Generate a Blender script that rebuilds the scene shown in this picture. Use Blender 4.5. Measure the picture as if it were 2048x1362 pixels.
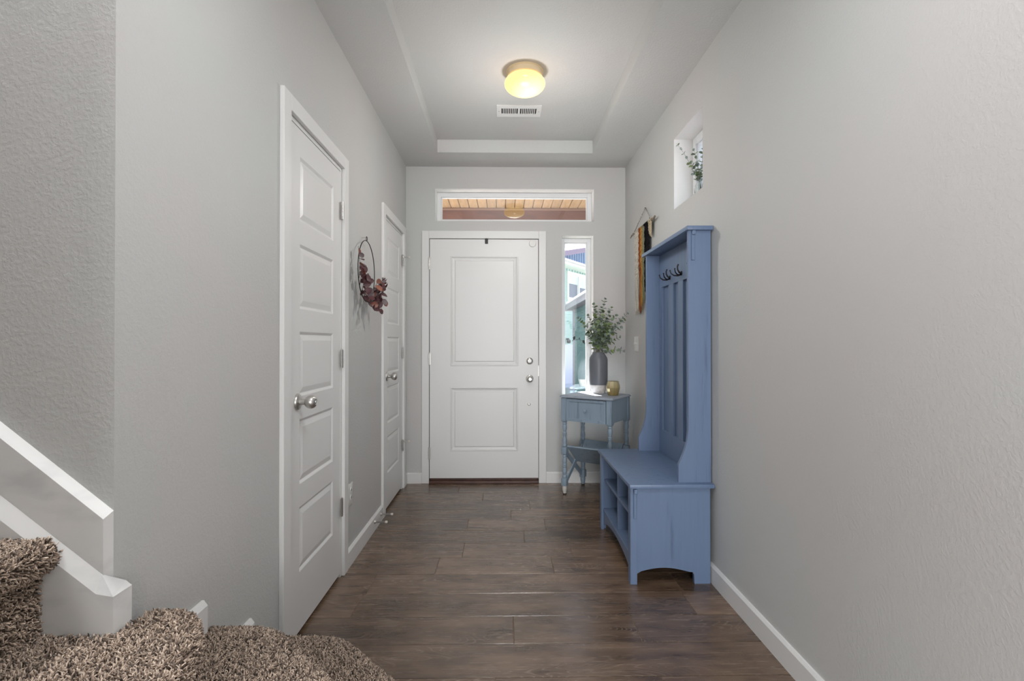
import bpy, bmesh, math, random
import numpy as np
from mathutils import Vector, Matrix, Euler

for o in list(bpy.data.objects):
    bpy.data.objects.remove(o)
S = bpy.context.scene
COL = S.collection
R = random.Random(7)

# ------------------------------------------------------------------ camera
cam = bpy.data.cameras.new('camera')
cam.sensor_width = 36.0
cam.lens = 1010.0 / 2048 * 36.0
cam.clip_start = 0.02
co = bpy.data.objects.new('camera', cam); COL.objects.link(co)
co.location = (0, 0, 1.18)
co.rotation_euler = (math.pi/2 + math.atan(5/1010), 0, -math.atan(17/1010))
S.camera = co

# ------------------------------------------------------------------ colour management
S.view_settings.view_transform = 'Standard'
S.view_settings.look = 'None'
S.view_settings.gamma = 1.0
S.view_settings.use_curve_mapping = False
S.view_settings.exposure = 0.26

# ------------------------------------------------------------------ sky
W = bpy.data.worlds.new('sky'); S.world = W; W.use_nodes = True
nt = W.node_tree; nt.nodes.clear()
wo = nt.nodes.new('ShaderNodeOutputWorld'); bg = nt.nodes.new('ShaderNodeBackground')
tc = nt.nodes.new('ShaderNodeTexCoord'); sx = nt.nodes.new('ShaderNodeSeparateXYZ')
cr = nt.nodes.new('ShaderNodeValToRGB')
cr.color_ramp.elements[0].position = 0.0; cr.color_ramp.elements[0].color = (0.90, 0.93, 1.0, 1)
cr.color_ramp.elements[1].position = 0.7; cr.color_ramp.elements[1].color = (0.50, 0.68, 1.0, 1)
nz = nt.nodes.new('ShaderNodeTexNoise'); nz.inputs['Scale'].default_value = 2.4; nz.inputs['Detail'].default_value = 6
nr = nt.nodes.new('ShaderNodeValToRGB'); nr.color_ramp.elements[0].position = 0.42; nr.color_ramp.elements[1].position = 0.68
mx = nt.nodes.new('ShaderNodeMixRGB'); mx.inputs['Color2'].default_value = (0.98, 0.98, 1.0, 1)
L = nt.links.new
L(tc.outputs['Generated'], sx.inputs[0]); L(sx.outputs['Z'], cr.inputs[0])
L(tc.outputs['Generated'], nz.inputs['Vector']); L(nz.outputs['Fac'], nr.inputs[0])
L(nr.outputs['Color'], mx.inputs['Fac']); L(cr.outputs['Color'], mx.inputs['Color1'])
L(mx.outputs['Color'], bg.inputs['Color']); L(bg.outputs[0], wo.inputs[0])
bg.inputs['Strength'].default_value = 1.35

# ------------------------------------------------------------------ sun
sd = bpy.data.lights.new('sun', 'SUN'); sd.energy = 40.0; sd.angle = math.radians(0.6); sd.color = (1.0, 0.96, 0.9)
so = bpy.data.objects.new('sun', sd); COL.objects.link(so)
so.rotation_euler = Vector((0.30, -1.0, -0.86)).to_track_quat('-Z', 'Y').to_euler()
so.location = (-2, 10, 8)

# ------------------------------------------------------------------ area lights: added fill behind and above the camera, plus upstairs daylight
def area(name, loc, aim, sxx, syy, power, col=(1, 1, 1), spread=180):
    d = bpy.data.lights.new(name, 'AREA'); d.shape = 'RECTANGLE'; d.size = sxx; d.size_y = syy
    d.energy = power; d.color = col; d.spread = math.radians(spread)
    o = bpy.data.objects.new(name, d); COL.objects.link(o); o.location = loc
    o.rotation_euler = (Vector(aim) - Vector(loc)).to_track_quat('-Z', 'Y').to_euler()
    return o
area('fill_rear', (0.05, -3.9, 1.15), (0, 3, 1.3), 1.8, 2.0, 150, (0.97, 0.985, 1.0))  # added fill from an invented rear window, brightens the hall
area('fill_side', (-3.7, -1.6, 1.4), (1, 1.6, 1.4), 2.4, 1.9, 85, (0.97, 0.985, 1.0))  # added fill standing in for daylight from an invented side window
area('daylight_upstairs_window', (-2.2, 0.55, 4.6), (-0.9, 1.0, 2.1), 1.2, 0.8, 84, (0.98, 0.99, 1.0))
area('fill_hall_ceiling', (0.12, 0.95, 2.65), (0.12, 0.95, 0), 0.5, 0.5, 15, (0.97, 0.985, 1.0))  # unseen overhead panel added to brighten the near hall walls

# ================================================================== materials
MATS = {}
def pm(name, col, rough=0.5, metal=0.0, spec=0.5, bump=None, emit=None, coat=0.0):
    m = bpy.data.materials.new(name); m.use_nodes = True
    n = m.node_tree; b = n.nodes['Principled BSDF']
    b.inputs['Base Color'].default_value = (*col, 1); b.inputs['Roughness'].default_value = rough
    b.inputs['Metallic'].default_value = metal
    b.inputs['Specular IOR Level'].default_value = spec
    if coat: b.inputs['Coat Weight'].default_value = coat
    if emit: b.inputs['Emission Color'].default_value = (*emit[0], 1); b.inputs['Emission Strength'].default_value = emit[1]
    if bump:
        sc, st, dist, det = bump
        g = n.nodes.new('ShaderNodeNewGeometry')
        t = n.nodes.new('ShaderNodeTexNoise'); t.inputs['Scale'].default_value = sc; t.inputs['Detail'].default_value = det
        bu = n.nodes.new('ShaderNodeBump'); bu.inputs['Strength'].default_value = st; bu.inputs['Distance'].default_value = dist
        n.links.new(g.outputs['Position'], t.inputs['Vector']); n.links.new(t.outputs['Fac'], bu.inputs['Height'])
        n.links.new(bu.outputs['Normal'], b.inputs['Normal'])
    MATS[name] = m
    return m

def varied(name, c1, c2, scale, rough, vec=(1, 1, 1), detail=4, bump=0.0, bdist=0.002, lo=0.3, hi=0.7, spec=0.5, objrand=0.0, metal=0):
    m = bpy.data.materials.new(name); m.use_nodes = True
    n = m.node_tree; b = n.nodes['Principled BSDF']; l = n.links.new
    g = n.nodes.new('ShaderNodeNewGeometry'); mp = n.nodes.new('ShaderNodeMapping'); mp.inputs['Scale'].default_value = vec
    t = n.nodes.new('ShaderNodeTexNoise'); t.inputs['Scale'].default_value = scale; t.inputs['Detail'].default_value = detail
    r = n.nodes.new('ShaderNodeValToRGB'); e = r.color_ramp.elements
    e[0].position = lo; e[0].color = (*c1, 1); e[1].position = hi; e[1].color = (*c2, 1)
    l(g.outputs['Position'], mp.inputs['Vector']); l(mp.outputs[0], t.inputs['Vector']); l(t.outputs['Fac'], r.inputs[0])
    out = r.outputs['Color']
    if objrand:
        oi = n.nodes.new('ShaderNodeObjectInfo'); mr = n.nodes.new('ShaderNodeMapRange')
        mr.inputs['To Min'].default_value = 1 - objrand; mr.inputs['To Max'].default_value = 1 + objrand
        hs = n.nodes.new('ShaderNodeHueSaturation'); l(oi.outputs['Random'], mr.inputs['Value']); l(mr.outputs[0], hs.inputs['Value'])
        l(out, hs.inputs['Color']); out = hs.outputs[0]
    l(out, b.inputs['Base Color'])
    b.inputs['Roughness'].default_value = rough; b.inputs['Specular IOR Level'].default_value = spec; b.inputs['Metallic'].default_value = metal
    if bump:
        bu = n.nodes.new('ShaderNodeBump'); bu.inputs['Strength'].default_value = bump; bu.inputs['Distance'].default_value = bdist
        l(t.outputs['Fac'], bu.inputs['Height']); l(bu.outputs['Normal'], b.inputs['Normal'])
    MATS[name] = m
    return m

def wall_mat(name, col, sc=42, st=0.3):
    m = bpy.data.materials.new(name); m.use_nodes = True
    n = m.node_tree; b = n.nodes['Principled BSDF']; l = n.links.new
    g = n.nodes.new('ShaderNodeNewGeometry')
    big = n.nodes.new('ShaderNodeTexNoise'); big.inputs['Scale'].default_value = 1.3; big.inputs['Detail'].default_value = 3
    r = n.nodes.new('ShaderNodeValToRGB'); e = r.color_ramp.elements
    e[0].position = 0.35; e[0].color = (col[0]*1.012, col[1]*0.985, col[2]*0.98, 1)
    e[1].position = 0.62; e[1].color = (col[0]*0.99, col[1]*1.01, col[2]*1.0, 1)
    l(g.outputs['Position'], big.inputs['Vector']); l(big.outputs['Fac'], r.inputs[0]); l(r.outputs[0], b.inputs['Base Color'])
    b.inputs['Roughness'].default_value = 0.62; b.inputs['Specular IOR Level'].default_value = 0.35
    n1 = n.nodes.new('ShaderNodeTexNoise'); n1.inputs['Scale'].default_value = sc; n1.inputs['Detail'].default_value = 4
    n1.inputs['Roughness'].default_value = 0.55
    n2 = n.nodes.new('ShaderNodeTexNoise'); n2.inputs['Scale'].default_value = sc*3.2; n2.inputs['Detail'].default_value = 2
    rr = n.nodes.new('ShaderNodeValToRGB'); rr.color_ramp.elements[0].position = 0.44; rr.color_ramp.elements[1].position = 0.60
    ad = n.nodes.new('ShaderNodeMath'); ad.operation = 'MULTIPLY_ADD'; ad.inputs[1].default_value = 0.35
    l(g.outputs['Position'], n1.inputs['Vector']); l(g.outputs['Position'], n2.inputs['Vector'])
    l(n1.outputs['Fac'], rr.inputs[0]); l(n2.outputs['Fac'], ad.inputs[0]); l(rr.outputs[0], ad.inputs[2])
    bu = n.nodes.new('ShaderNodeBump'); bu.inputs['Strength'].default_value = st; bu.inputs['Distance'].default_value = 0.0035
    l(ad.outputs[0], bu.inputs['Height']); l(bu.outputs['Normal'], b.inputs['Normal'])
    MATS[name] = m
    return m

WALL = wall_mat('wall_paint', (0.53, 0.527, 0.520), 105, 0.17)
CEIL = wall_mat('ceiling_paint', (0.56, 0.557, 0.552), 110, 0.24)
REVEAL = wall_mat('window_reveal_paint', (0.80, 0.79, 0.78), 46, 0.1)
WHITE = pm('white_trim_paint', (0.715, 0.71, 0.70), 0.38, bump=(9, 0.05, 0.004, 2))
SKIRT = varied('scuffed_white_trim', (0.60, 0.60, 0.595), (0.72, 0.715, 0.705), 7, 0.45, (1, 1, 2.2), 6, 0.03, lo=0.32, hi=0.5)
VINYL = pm('white_vinyl', (0.72, 0.73, 0.74), 0.35)
NICKEL = pm('satin_nickel', (0.58, 0.565, 0.54), 0.36, 1.0, bump=(180, 0.05, 0.001, 2))
DARKMETAL = pm('dark_bronze', (0.035, 0.032, 0.035), 0.33, 0.9)
BLACK = pm('black_plastic', (0.012, 0.012, 0.012), 0.5)
DARK = pm('dark_recess', (0.02, 0.02, 0.02), 0.9)  # near-black standing in for shade in gaps and slots
THRESH = varied('bronze_threshold', (0.05, 0.02, 0.014), (0.10, 0.045, 0.03), 14, 0.4)
PLATE = pm('switch_plate_plastic', (0.70, 0.69, 0.66), 0.35)
RUBBER = pm('rubber_tip', (0.72, 0.66, 0.58), 0.6)
CANOPY = pm('cream_enamel', (0.72, 0.58, 0.38), 0.35)

def wood_floor():
    m = bpy.data.materials.new('brown_oak_plank'); m.use_nodes = True
    n = m.node_tree; b = n.nodes['Principled BSDF']; l = n.links.new
    g = n.nodes.new('ShaderNodeNewGeometry'); oi = n.nodes.new('ShaderNodeObjectInfo')
    cx = n.nodes.new('ShaderNodeCombineXYZ')
    ml = n.nodes.new('ShaderNodeMath'); ml.operation = 'MULTIPLY'; ml.inputs[1].default_value = 37.0
    l(oi.outputs['Random'], ml.inputs[0]); l(ml.outputs[0], cx.inputs[0]); l(ml.outputs[0], cx.inputs[1])
    add = n.nodes.new('ShaderNodeVectorMath'); add.operation = 'ADD'
    l(g.outputs['Position'], add.inputs[0]); l(cx.outputs[0], add.inputs[1])
    def mapped(sc):
        mp = n.nodes.new('ShaderNodeMapping'); mp.inputs['Scale'].default_value = sc; l(add.outputs[0], mp.inputs['Vector']); return mp.outputs[0]
    def noise(v, s, d, ro=0.5, dis=0.0):
        t = n.nodes.new('ShaderNodeTexNoise'); t.inputs['Scale'].default_value = s; t.inputs['Detail'].default_value = d
        t.inputs['Roughness'].default_value = ro; t.inputs['Distortion'].default_value = dis; l(v, t.inputs['Vector']); return t.outputs['Fac']
    def ramp(f, p0, c0, p1, c1):
        r = n.nodes.new('ShaderNodeValToRGB'); e = r.color_ramp.elements
        e[0].position = p0; e[0].color = c0; e[1].position = p1; e[1].color = c1; l(f, r.inputs[0]); return r.outputs['Color']
    def mix(f, a, c, mode='MIX'):
        x = n.nodes.new('ShaderNodeMixRGB'); x.blend_type = mode
        if isinstance(f, float): x.inputs['Fac'].default_value = f
        else: l(f, x.inputs['Fac'])
        for k, v in (('Color1', a), ('Color2', c)):
            if isinstance(v, tuple): x.inputs[k].default_value = v
            else: l(v, x.inputs[k])
        return x.outputs[0]
    base = ramp(noise(mapped((1.0, 4.0, 1)), 2.6, 6, 0.62), 0.34, (0.066, 0.037, 0.022, 1), 0.68, (0.215, 0.138, 0.088, 1))
    # flowing cathedral grain: rings of a stretched noise field
    fld = noise(mapped((0.8, 5.0, 1)), 1.5, 2, 0.4, 0.5)
    mm = n.nodes.new('ShaderNodeMath'); mm.operation = 'MULTIPLY'; mm.inputs[1].default_value = 46.0; l(fld, mm.inputs[0])
    fr = n.nodes.new('ShaderNodeMath'); fr.operation = 'PINGPONG'; fr.inputs[1].default_value = 0.5; l(mm.outputs[0], fr.inputs[0])
    rings = ramp(fr.outputs[0], 0.34, (0, 0, 0, 1), 0.5, (1, 1, 1, 1))
    patch = ramp(noise(mapped((0.8, 2.5, 1)), 2.6, 3), 0.42, (0, 0, 0, 1), 0.66, (1, 1, 1, 1))
    rg = n.nodes.new('ShaderNodeMath'); rg.operation = 'MULTIPLY'; l(rings, rg.inputs[0]); l(patch, rg.inputs[1])
    rs = n.nodes.new('ShaderNodeMath'); rs.operation = 'MULTIPLY'; rs.inputs[1].default_value = 0.75; l(rg.outputs[0], rs.inputs[0])
    c1 = mix(rs.outputs[0], base, (0.30, 0.22, 0.16, 1))
    fine = ramp(noise(mapped((4.0, 95, 1)), 1.0, 3, 0.6), 0.55, (0, 0, 0, 1), 0.74, (1, 1, 1, 1))
    fs = n.nodes.new('ShaderNodeMath'); fs.operation = 'MULTIPLY'; fs.inputs[1].default_value = 0.38; l(fine, fs.inputs[0])
    c2 = mix(fs.outputs[0], c1, (0.29, 0.205, 0.14, 1))
    knot = ramp(noise(mapped((2.2, 7.0, 1)), 1.6, 3, 0.5, 0.6), 0.60, (0, 0, 0, 1), 0.76, (1, 1, 1, 1))
    ks = n.nodes.new('ShaderNodeMath'); ks.operation = 'MULTIPLY'; ks.inputs[1].default_value = 0.6; l(knot, ks.inputs[0])
    c3 = mix(ks.outputs[0], c2, (0.045, 0.027, 0.020, 1))
    hs = n.nodes.new('ShaderNodeHueSaturation'); mr = n.nodes.new('ShaderNodeMapRange')
    mr.inputs['To Min'].default_value = 0.74; mr.inputs['To Max'].default_value = 1.26
    l(oi.outputs['Random'], mr.inputs['Value']); l(mr.outputs[0], hs.inputs['Value']); l(c3, hs.inputs['Color'])
    l(hs.outputs[0], b.inputs['Base Color'])
    rr = n.nodes.new('ShaderNodeMapRange'); rr.inputs['To Min'].default_value = 0.24; rr.inputs['To Max'].default_value = 0.34
    l(fine, rr.inputs['Value']); l(rr.outputs[0], b.inputs['Roughness'])
    b.inputs['Specular IOR Level'].default_value = 1.0
    bu = n.nodes.new('ShaderNodeBump'); bu.inputs['Strength'].default_value = 0.12; bu.inputs['Distance'].default_value = 0.0015
    hh = n.nodes.new('ShaderNodeMath'); hh.operation = 'MULTIPLY_ADD'; hh.inputs[1].default_value = 0.6
    l(rings, hh.inputs[0]); l(fine, hh.inputs[2]); l(hh.outputs[0], bu.inputs['Height']); l(bu.outputs['Normal'], b.inputs['Normal'])
    return m
FLOOR = wood_floor()

def paint_wood(name, c, streak, rough=0.42, axis=(9, 9, 0.6), amt=1.0):
    m = bpy.data.materials.new(name); m.use_nodes = True
    n = m.node_tree; b = n.nodes['Principled BSDF']; l = n.links.new
    g = n.nodes.new('ShaderNodeNewGeometry'); mp = n.nodes.new('ShaderNodeMapping'); mp.inputs['Scale'].default_value = axis
    t = n.nodes.new('ShaderNodeTexNoise'); t.inputs['Scale'].default_value = 4.0; t.inputs['Detail'].default_value = 6; t.inputs['Roughness'].default_value = 0.6
    l(g.outputs['Position'], mp.inputs['Vector']); l(mp.outputs[0], t.inputs['Vector'])
    r = n.nodes.new('ShaderNodeValToRGB'); e = r.color_ramp.elements
    e[0].position = 0.26; e[0].color = (*streak, 1); e[1].position = 0.40; e[1].color = (*c, 1)
    e.new(0.8).color = (c[0]*1.12, c[1]*1.1, c[2]*1.08, 1)
    l(t.outputs['Fac'], r.inputs[0]); l(r.outputs[0], b.inputs['Base Color']); b.inputs['Roughness'].default_value = rough
    bu = n.nodes.new('ShaderNodeBump'); bu.inputs['Strength'].default_value = 0.12; bu.inputs['Distance'].default_value = 0.002
    l(t.outputs['Fac'], bu.inputs['Height']); l(bu.outputs['Normal'], b.inputs['Normal'])
    return m
BLUE = paint_wood('slate_blue_paint', (0.125, 0.180, 0.290), (0.085, 0.122, 0.20))
TBLUE = paint_wood('dusty_blue_paint', (0.235, 0.305, 0.375), (0.12, 0.17, 0.22), 0.45)
TTOP = paint_wood('worn_blue_grey_top', (0.30, 0.34, 0.40), (0.16, 0.19, 0.23), 0.5, (1.2, 8, 1))
BARE = pm('unpainted_turned_foot', (0.55, 0.53, 0.50), 0.5)

GLASS = bpy.data.materials.new('window_glass'); GLASS.use_nodes = True
_n = GLASS.node_tree; _n.nodes.clear()
_o = _n.nodes.new('ShaderNodeOutputMaterial'); _m = _n.nodes.new('ShaderNodeMixShader')
_t = _n.nodes.new('ShaderNodeBsdfTransparent'); _g = _n.nodes.new('ShaderNodeBsdfGlossy'); _g.inputs['Roughness'].default_value = 0.0
_t.inputs['Color'].default_value = (0.97, 0.99, 1.0, 1); _g.inputs['Color'].default_value = (0.90, 0.96, 1.0, 1)
_m.inputs['Fac'].default_value = 0.20
_n.links.new(_t.outputs[0], _m.inputs[1]); _n.links.new(_g.outputs[0], _m.inputs[2]); _n.links.new(_m.outputs[0], _o.inputs[0])

# ================================================================== builders
ORG = {}
def link(name, me, mats, parent=None, mat=None):
    o = bpy.data.objects.new(name, me); COL.objects.link(o)
    if mats is not None and me is not None and not me.materials:
        for x in (mats if isinstance(mats, (list, tuple)) else [mats]): me.materials.append(x)
    M = mat if mat is not None else Matrix.Identity(4)
    o.matrix_basis = M; ORG[o.name] = M.copy()
    if parent is not None:
        o.parent = parent; o.matrix_parent_inverse = ORG[parent.name].inverted()
    return o
def tag(o, label=None, cat=None, group=None, kind=None):
    if label: o['label'] = label
    if cat: o['category'] = cat
    if group: o['group'] = group
    if kind: o['kind'] = kind
    return o
def empty(name, loc, label, cat, group=None, rz=0.0):
    o = bpy.data.objects.new(name, None); COL.objects.link(o); o.empty_display_size = 0.05
    M = Matrix.Translation(loc) @ Matrix.Rotation(rz, 4, 'Z')
    o.matrix_basis = M; ORG[o.name] = M.copy()
    return tag(o, label, cat, group)
def fin(name, bm, mats, parent=None, smooth=False, mat=None, norm=True, **kw):
    if norm: bmesh.ops.recalc_face_normals(bm, faces=bm.faces[:])
    me = bpy.data.meshes.new(name); bm.to_mesh(me); bm.free()
    if smooth:
        for p in me.polygons: p.use_smooth = True
        if smooth != 'all':
            try: me.set_sharp_from_angle(angle=math.radians(38))
            except Exception: pass
    o = link(name, me, mats, parent, mat)
    return tag(o, **kw)
def BM(): return bmesh.new()
def box(bm, x0, x1, y0, y1, z0, z1, bev=0.0, seg=1, mi=0, M=None):
    v = [bm.verts.new(p) for p in ((x0,y0,z0),(x1,y0,z0),(x1,y1,z0),(x0,y1,z0),(x0,y0,z1),(x1,y0,z1),(x1,y1,z1),(x0,y1,z1))]
    fs = [bm.faces.new([v[i] for i in q]) for q in ((0,3,2,1),(4,5,6,7),(0,1,5,4),(1,2,6,5),(2,3,7,6),(3,0,4,7))]
    for f in fs: f.material_index = mi
    geo = v
    if bev:
        es = list({e for f in fs for e in f.edges})
        r = bmesh.ops.bevel(bm, geom=es, offset=bev, segments=seg, profile=0.5, affect='EDGES', clamp_overlap=True)
        geo = list({x for f in r['faces'] for x in f.verts} | {x for x in v if x.is_valid})
    if M is not None:
        for x in geo:
            if x.is_valid: x.co = M @ x.co
    return geo
def prism(bm, poly, axis, a, b, mi=0, bev=0.0, M=None):
    """extrude a 2D polygon along axis ('X': poly is (y,z), 'Y': (x,z), 'Z': (x,y))"""
    def p(u, w, t):
        return {'X': (t, u, w), 'Y': (u, t, w), 'Z': (u, w, t)}[axis]
    A = [bm.verts.new(p(u, w, a)) for u, w in poly]; B = [bm.verts.new(p(u, w, b)) for u, w in poly]
    n = len(poly); fs = [bm.faces.new(A), bm.faces.new(B[::-1])]
    for i in range(n):
        fs.append(bm.faces.new((A[i], B[i], B[(i+1) % n], A[(i+1) % n])))
    for f in fs: f.material_index = mi
    geo = A + B
    if bev:
        es = list({e for f in fs[:2] for e in f.edges})
        bmesh.ops.bevel(bm, geom=es, offset=bev, segments=1, affect='EDGES', clamp_overlap=True)
    elif M is not None:
        for x in geo: x.co = M @ x.co
    return geo
def lathe(bm, prof, c=(0, 0, 0), seg=20, axis='Z', M=None, mi=0):
    """prof: (radius, height); poles closed when radius is 0"""
    rows = []
    for r, h in prof:
        if r < 1e-6:
            rows.append([bm.verts.new((0, 0, h))])
        else:
            rows.append([bm.verts.new((r*math.cos(2*math.pi*k/seg), r*math.sin(2*math.pi*k/seg), h)) for k in range(seg)])
    for a, b in zip(rows[:-1], rows[1:]):
        for k in range(seg):
            k2 = (k+1) % seg
            if len(a) == 1 and len(b) == 1: continue
            if len(a) == 1: f = bm.faces.new((a[0], b[k], b[k2]))
            elif len(b) == 1: f = bm.faces.new((a[k], a[k2], b[0]))
            else: f = bm.faces.new((a[k], a[k2], b[k2], b[k]))
            f.material_index = mi
    for row in (rows[0], rows[-1]):
        if len(row) > 1:
            f = bm.faces.new(row); f.material_index = mi
    T = Matrix.Translation(c)
    if axis == 'X': T = T @ Matrix.Rotation(math.pi/2, 4, 'Y')
    if axis == 'Y': T = T @ Matrix.Rotation(-math.pi/2, 4, 'X')
    if axis == '-Y': T = T @ Matrix.Rotation(math.pi/2, 4, 'X')
    if M is not None: T = M @ T
    for row in rows:
        for v in row: v.co = T @ v.co
def tube(bm, pts, rad, seg=6, cap=True, mi=0):
    pts = [Vector(p) for p in pts]; n = len(pts)
    rads = rad if isinstance(rad, (list, tuple)) else [rad]*n
    rows = []; up = None
    for i in range(n):
        t = (pts[min(i+1, n-1)] - pts[max(i-1, 0)]).normalized()
        if up is None:
            up = Vector((0, 0, 1)) if abs(t.z) < 0.9 else Vector((1, 0, 0))
        s = t.cross(up)
        if s.length < 1e-4: s = t.cross(Vector((0, 1, 0)))
        s.normalize(); u = s.cross(t).normalized(); up = u
        rows.append([bm.verts.new(pts[i] + rads[i]*(math.cos(2*math.pi*k/seg)*s + math.sin(2*math.pi*k/seg)*u)) for k in range(seg)])
    for a, b in zip(rows[:-1], rows[1:]):
        for k in range(seg):
            f = bm.faces.new((a[k], a[(k+1) % seg], b[(k+1) % seg], b[k])); f.material_index = mi
    if cap and seg > 2:
        bm.faces.new(rows[0][::-1]).material_index = mi; bm.faces.new(rows[-1]).material_index = mi
def wall_grid(bm, axis, t0, t1, u0, u1, z0, z1, holes, mi_rev=1):
    """wall slab normal to axis between t0 and t1, spanning u0..u1 and z0..z1 with rectangular holes (u0,u1,z0,z1)"""
    us = sorted({u0, u1, *[h[0] for h in holes], *[h[1] for h in holes]}); zs = sorted({z0, z1, *[h[2] for h in holes], *[h[3] for h in holes]})
    def P(u, z, t): return (t, u, z) if axis == 'X' else (u, t, z)
    def hole(i, j):
        if i < 0 or j < 0 or i >= len(us)-1 or j >= len(zs)-1: return None
        uc, zc = (us[i]+us[i+1])/2, (zs[j]+zs[j+1])/2
        return any(h[0] < uc < h[1] and h[2] < zc < h[3] for h in holes)
    def quad(ps, mi):
        f = bm.faces.new([bm.verts.new(p) for p in ps]); f.material_index = mi
    for i in range(len(us)-1):
        for j in range(len(zs)-1):
            if hole(i, j): continue
            a, b, c, d = us[i], us[i+1], zs[j], zs[j+1]
            for t in (t0, t1): quad((P(a, c, t), P(b, c, t), P(b, d, t), P(a, d, t)), 0)
            for di, dj, e in ((-1, 0, ((a, c), (a, d))), (1, 0, ((b, c), (b, d))), (0, -1, ((a, c), (b, c))), (0, 1, ((a, d), (b, d)))):
                h = hole(i+di, j+dj)
                if h is None or h:
                    (ua, za), (ub, zb) = e
                    quad((P(ua, za, t0), P(ub, zb, t0), P(ub, zb, t1), P(ua, za, t1)), mi_rev if h else 0)
    bmesh.ops.remove_doubles(bm, verts=bm.verts[:], dist=1e-5)

XL, XR, YB, ZC, ZT = -0.823, 1.035, 4.27, 2.67, 2.77

# ================================================================== room shell
# floor: a sub-floor slab and the planks
GROUT = pm('floor_joint', (0.30, 0.22, 0.16), 0.8)
bm = BM(); box(bm, -4.0, XR+0.1, -4.5, YB+0.15, -0.12, -0.0045)
floor = fin('floor', bm, GROUT, kind='structure', label='dark brown wood plank floor running across the hall')
def px2x(px, Y):
    u = (px-1024)/1010.0
    return (u+0.0168)/(1-u*0.0168)*Y
rows = {}   # row index -> joints (X)
J = {0: [1027, 1272], -1: [], -2: [991, 1338], 1: [715], 2: [1352], 3: [875, 1105], 4: [927, 1141], 5: [1048], 6: [935, 1090], 7: [1022], 8: [1059], 9: [966], 10: [918], 11: [859, 1060]}
y0row = 1.988
for k in range(-22, 12):
    ya = y0row + 0.2*k; yb = ya + 0.2
    if ya > YB: break
    yb = min(yb, YB+0.02)
    ym = (ya+yb)/2
    if k in J: js = [px2x(p, ym) for p in J[k]]
    else: js = [R.uniform(-0.6, 0.7)]
    x_left, x_right = (-0.90, XR) if ym > 1.2 else (-3.9, XR)
    xs = sorted(js)
    while xs and xs[0] - 1.5 > x_left: xs.insert(0, xs[0]-1.5)
    if not xs: xs = []
    while xs and xs[-1] + 1.5 < x_right: xs.append(xs[-1]+1.5)
    xs = [x_left] + [x for x in xs if x_left+0.05 < x < x_right-0.05] + [x_right]
    for a, b in zip(xs[:-1], xs[1:]):
        bm = BM(); g = 0.0013; top = 0.0 - R.uniform(0, 0.0003); c = 0.0013
        A = [(a+g, ya+g), (b-g, ya+g), (b-g, yb-g), (a+g, yb-g)]
        B = [(a+g+c, ya+g+c), (b-g-c, ya+g+c), (b-g-c, yb-g-c), (a+g+c, yb-g-c)]
        v0 = [bm.verts.new((x, y, -0.012)) for x, y in A]; v1 = [bm.verts.new((x, y, top-c)) for x, y in A]; v2 = [bm.verts.new((x, y, top)) for x, y in B]
        for i in range(4):
            j = (i+1) % 4
            bm.faces.new((v0[i], v0[j], v1[j], v1[i])); bm.faces.new((v1[i], v1[j], v2[j], v2[i]))
        bm.faces.new(v2); bm.faces.new(v0[::-1])
        fin('plank', bm, FLOOR, floor)

# left hall wall with two closet door openings
DO1 = (1.931, 2.579); DO2 = (3.475, 4.120); DZ = 2.062
bm = BM(); wall_grid(bm, 'X', XL-0.115, XL, 1.20, YB+0.15, 0.0, 2.92, [(DO1[0], DO1[1], 0.0, DZ), (DO2[0], DO2[1], 0.0, DZ)], 0)
fin('wall_left', bm, WALL, kind='structure')
# closet back panels behind the doors
bm = BM(); box(bm, XL-0.55, XL-0.53, 1.1, YB, 0, 2.7)
fin('wall_closet', bm, WALL, kind='structure')
# right wall with the small high window
WR = (2.604, 3.045, 1.99, 2.416)
bm = BM(); wall_grid(bm, 'X', XR, XR+0.17, -4.5, YB+0.15, 0.0, 2.92, [WR])
fin('wall_right', bm, [WALL, REVEAL], kind='structure')
# end wall with entry door, sidelight and transom
TR = (-0.577, 0.767, 2.212, 2.485); SL = (0.495, 0.762, 0.66, 2.09); FD = (-0.640, 0.313, 0.0, 2.075)
bm = BM(); wall_grid(bm, 'Y', YB, YB+0.15, XL, XR, 0.0, 2.92, [TR, SL, FD])
fin('wall_back', bm, [WALL, REVEAL], kind='structure')
# stairwell wall (faces the camera) two floors high
bm = BM(); box(bm, -4.1, XL, 1.083, 1.20, 0, 5.2)
fin('wall_stairwell', bm, WALL, kind='structure')
# rooms behind the camera
bm = BM(); wall_grid(bm, 'Y', -4.6, -4.5, -4.1, XR+0.17, 0, 2.92, [(-1.8, 0.8, 0.6, 2.2)])
fin('wall_rear', bm, WALL, kind='structure')
bm = BM(); wall_grid(bm, 'X', -4.2, -4.1, -4.6, 1.2, 0, 5.2, [(-2.8, -0.4, 0.5, 2.2)])
fin('wall_side', bm, WALL, kind='structure')
bm = BM(); box(bm, -4.1, -0.50, -0.02, 0.05, 0.0, 2.67); box(bm, -4.1, -0.9, -0.02, 0.05, 2.67, 5.2); box(bm, -0.9, -0.8, -0.02, 1.083, 2.92, 5.2)  # unseen stair enclosure lengthened to shade the stairwell wall; upstairs walls above
fin('wall_upstairs_shade', bm, WALL, kind='structure')
bm = BM(); box(bm, -4.1, -0.8, -0.02, 1.2, 5.2, 5.3)
fin('ceiling_upstairs', bm, CEIL, kind='structure')

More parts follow.
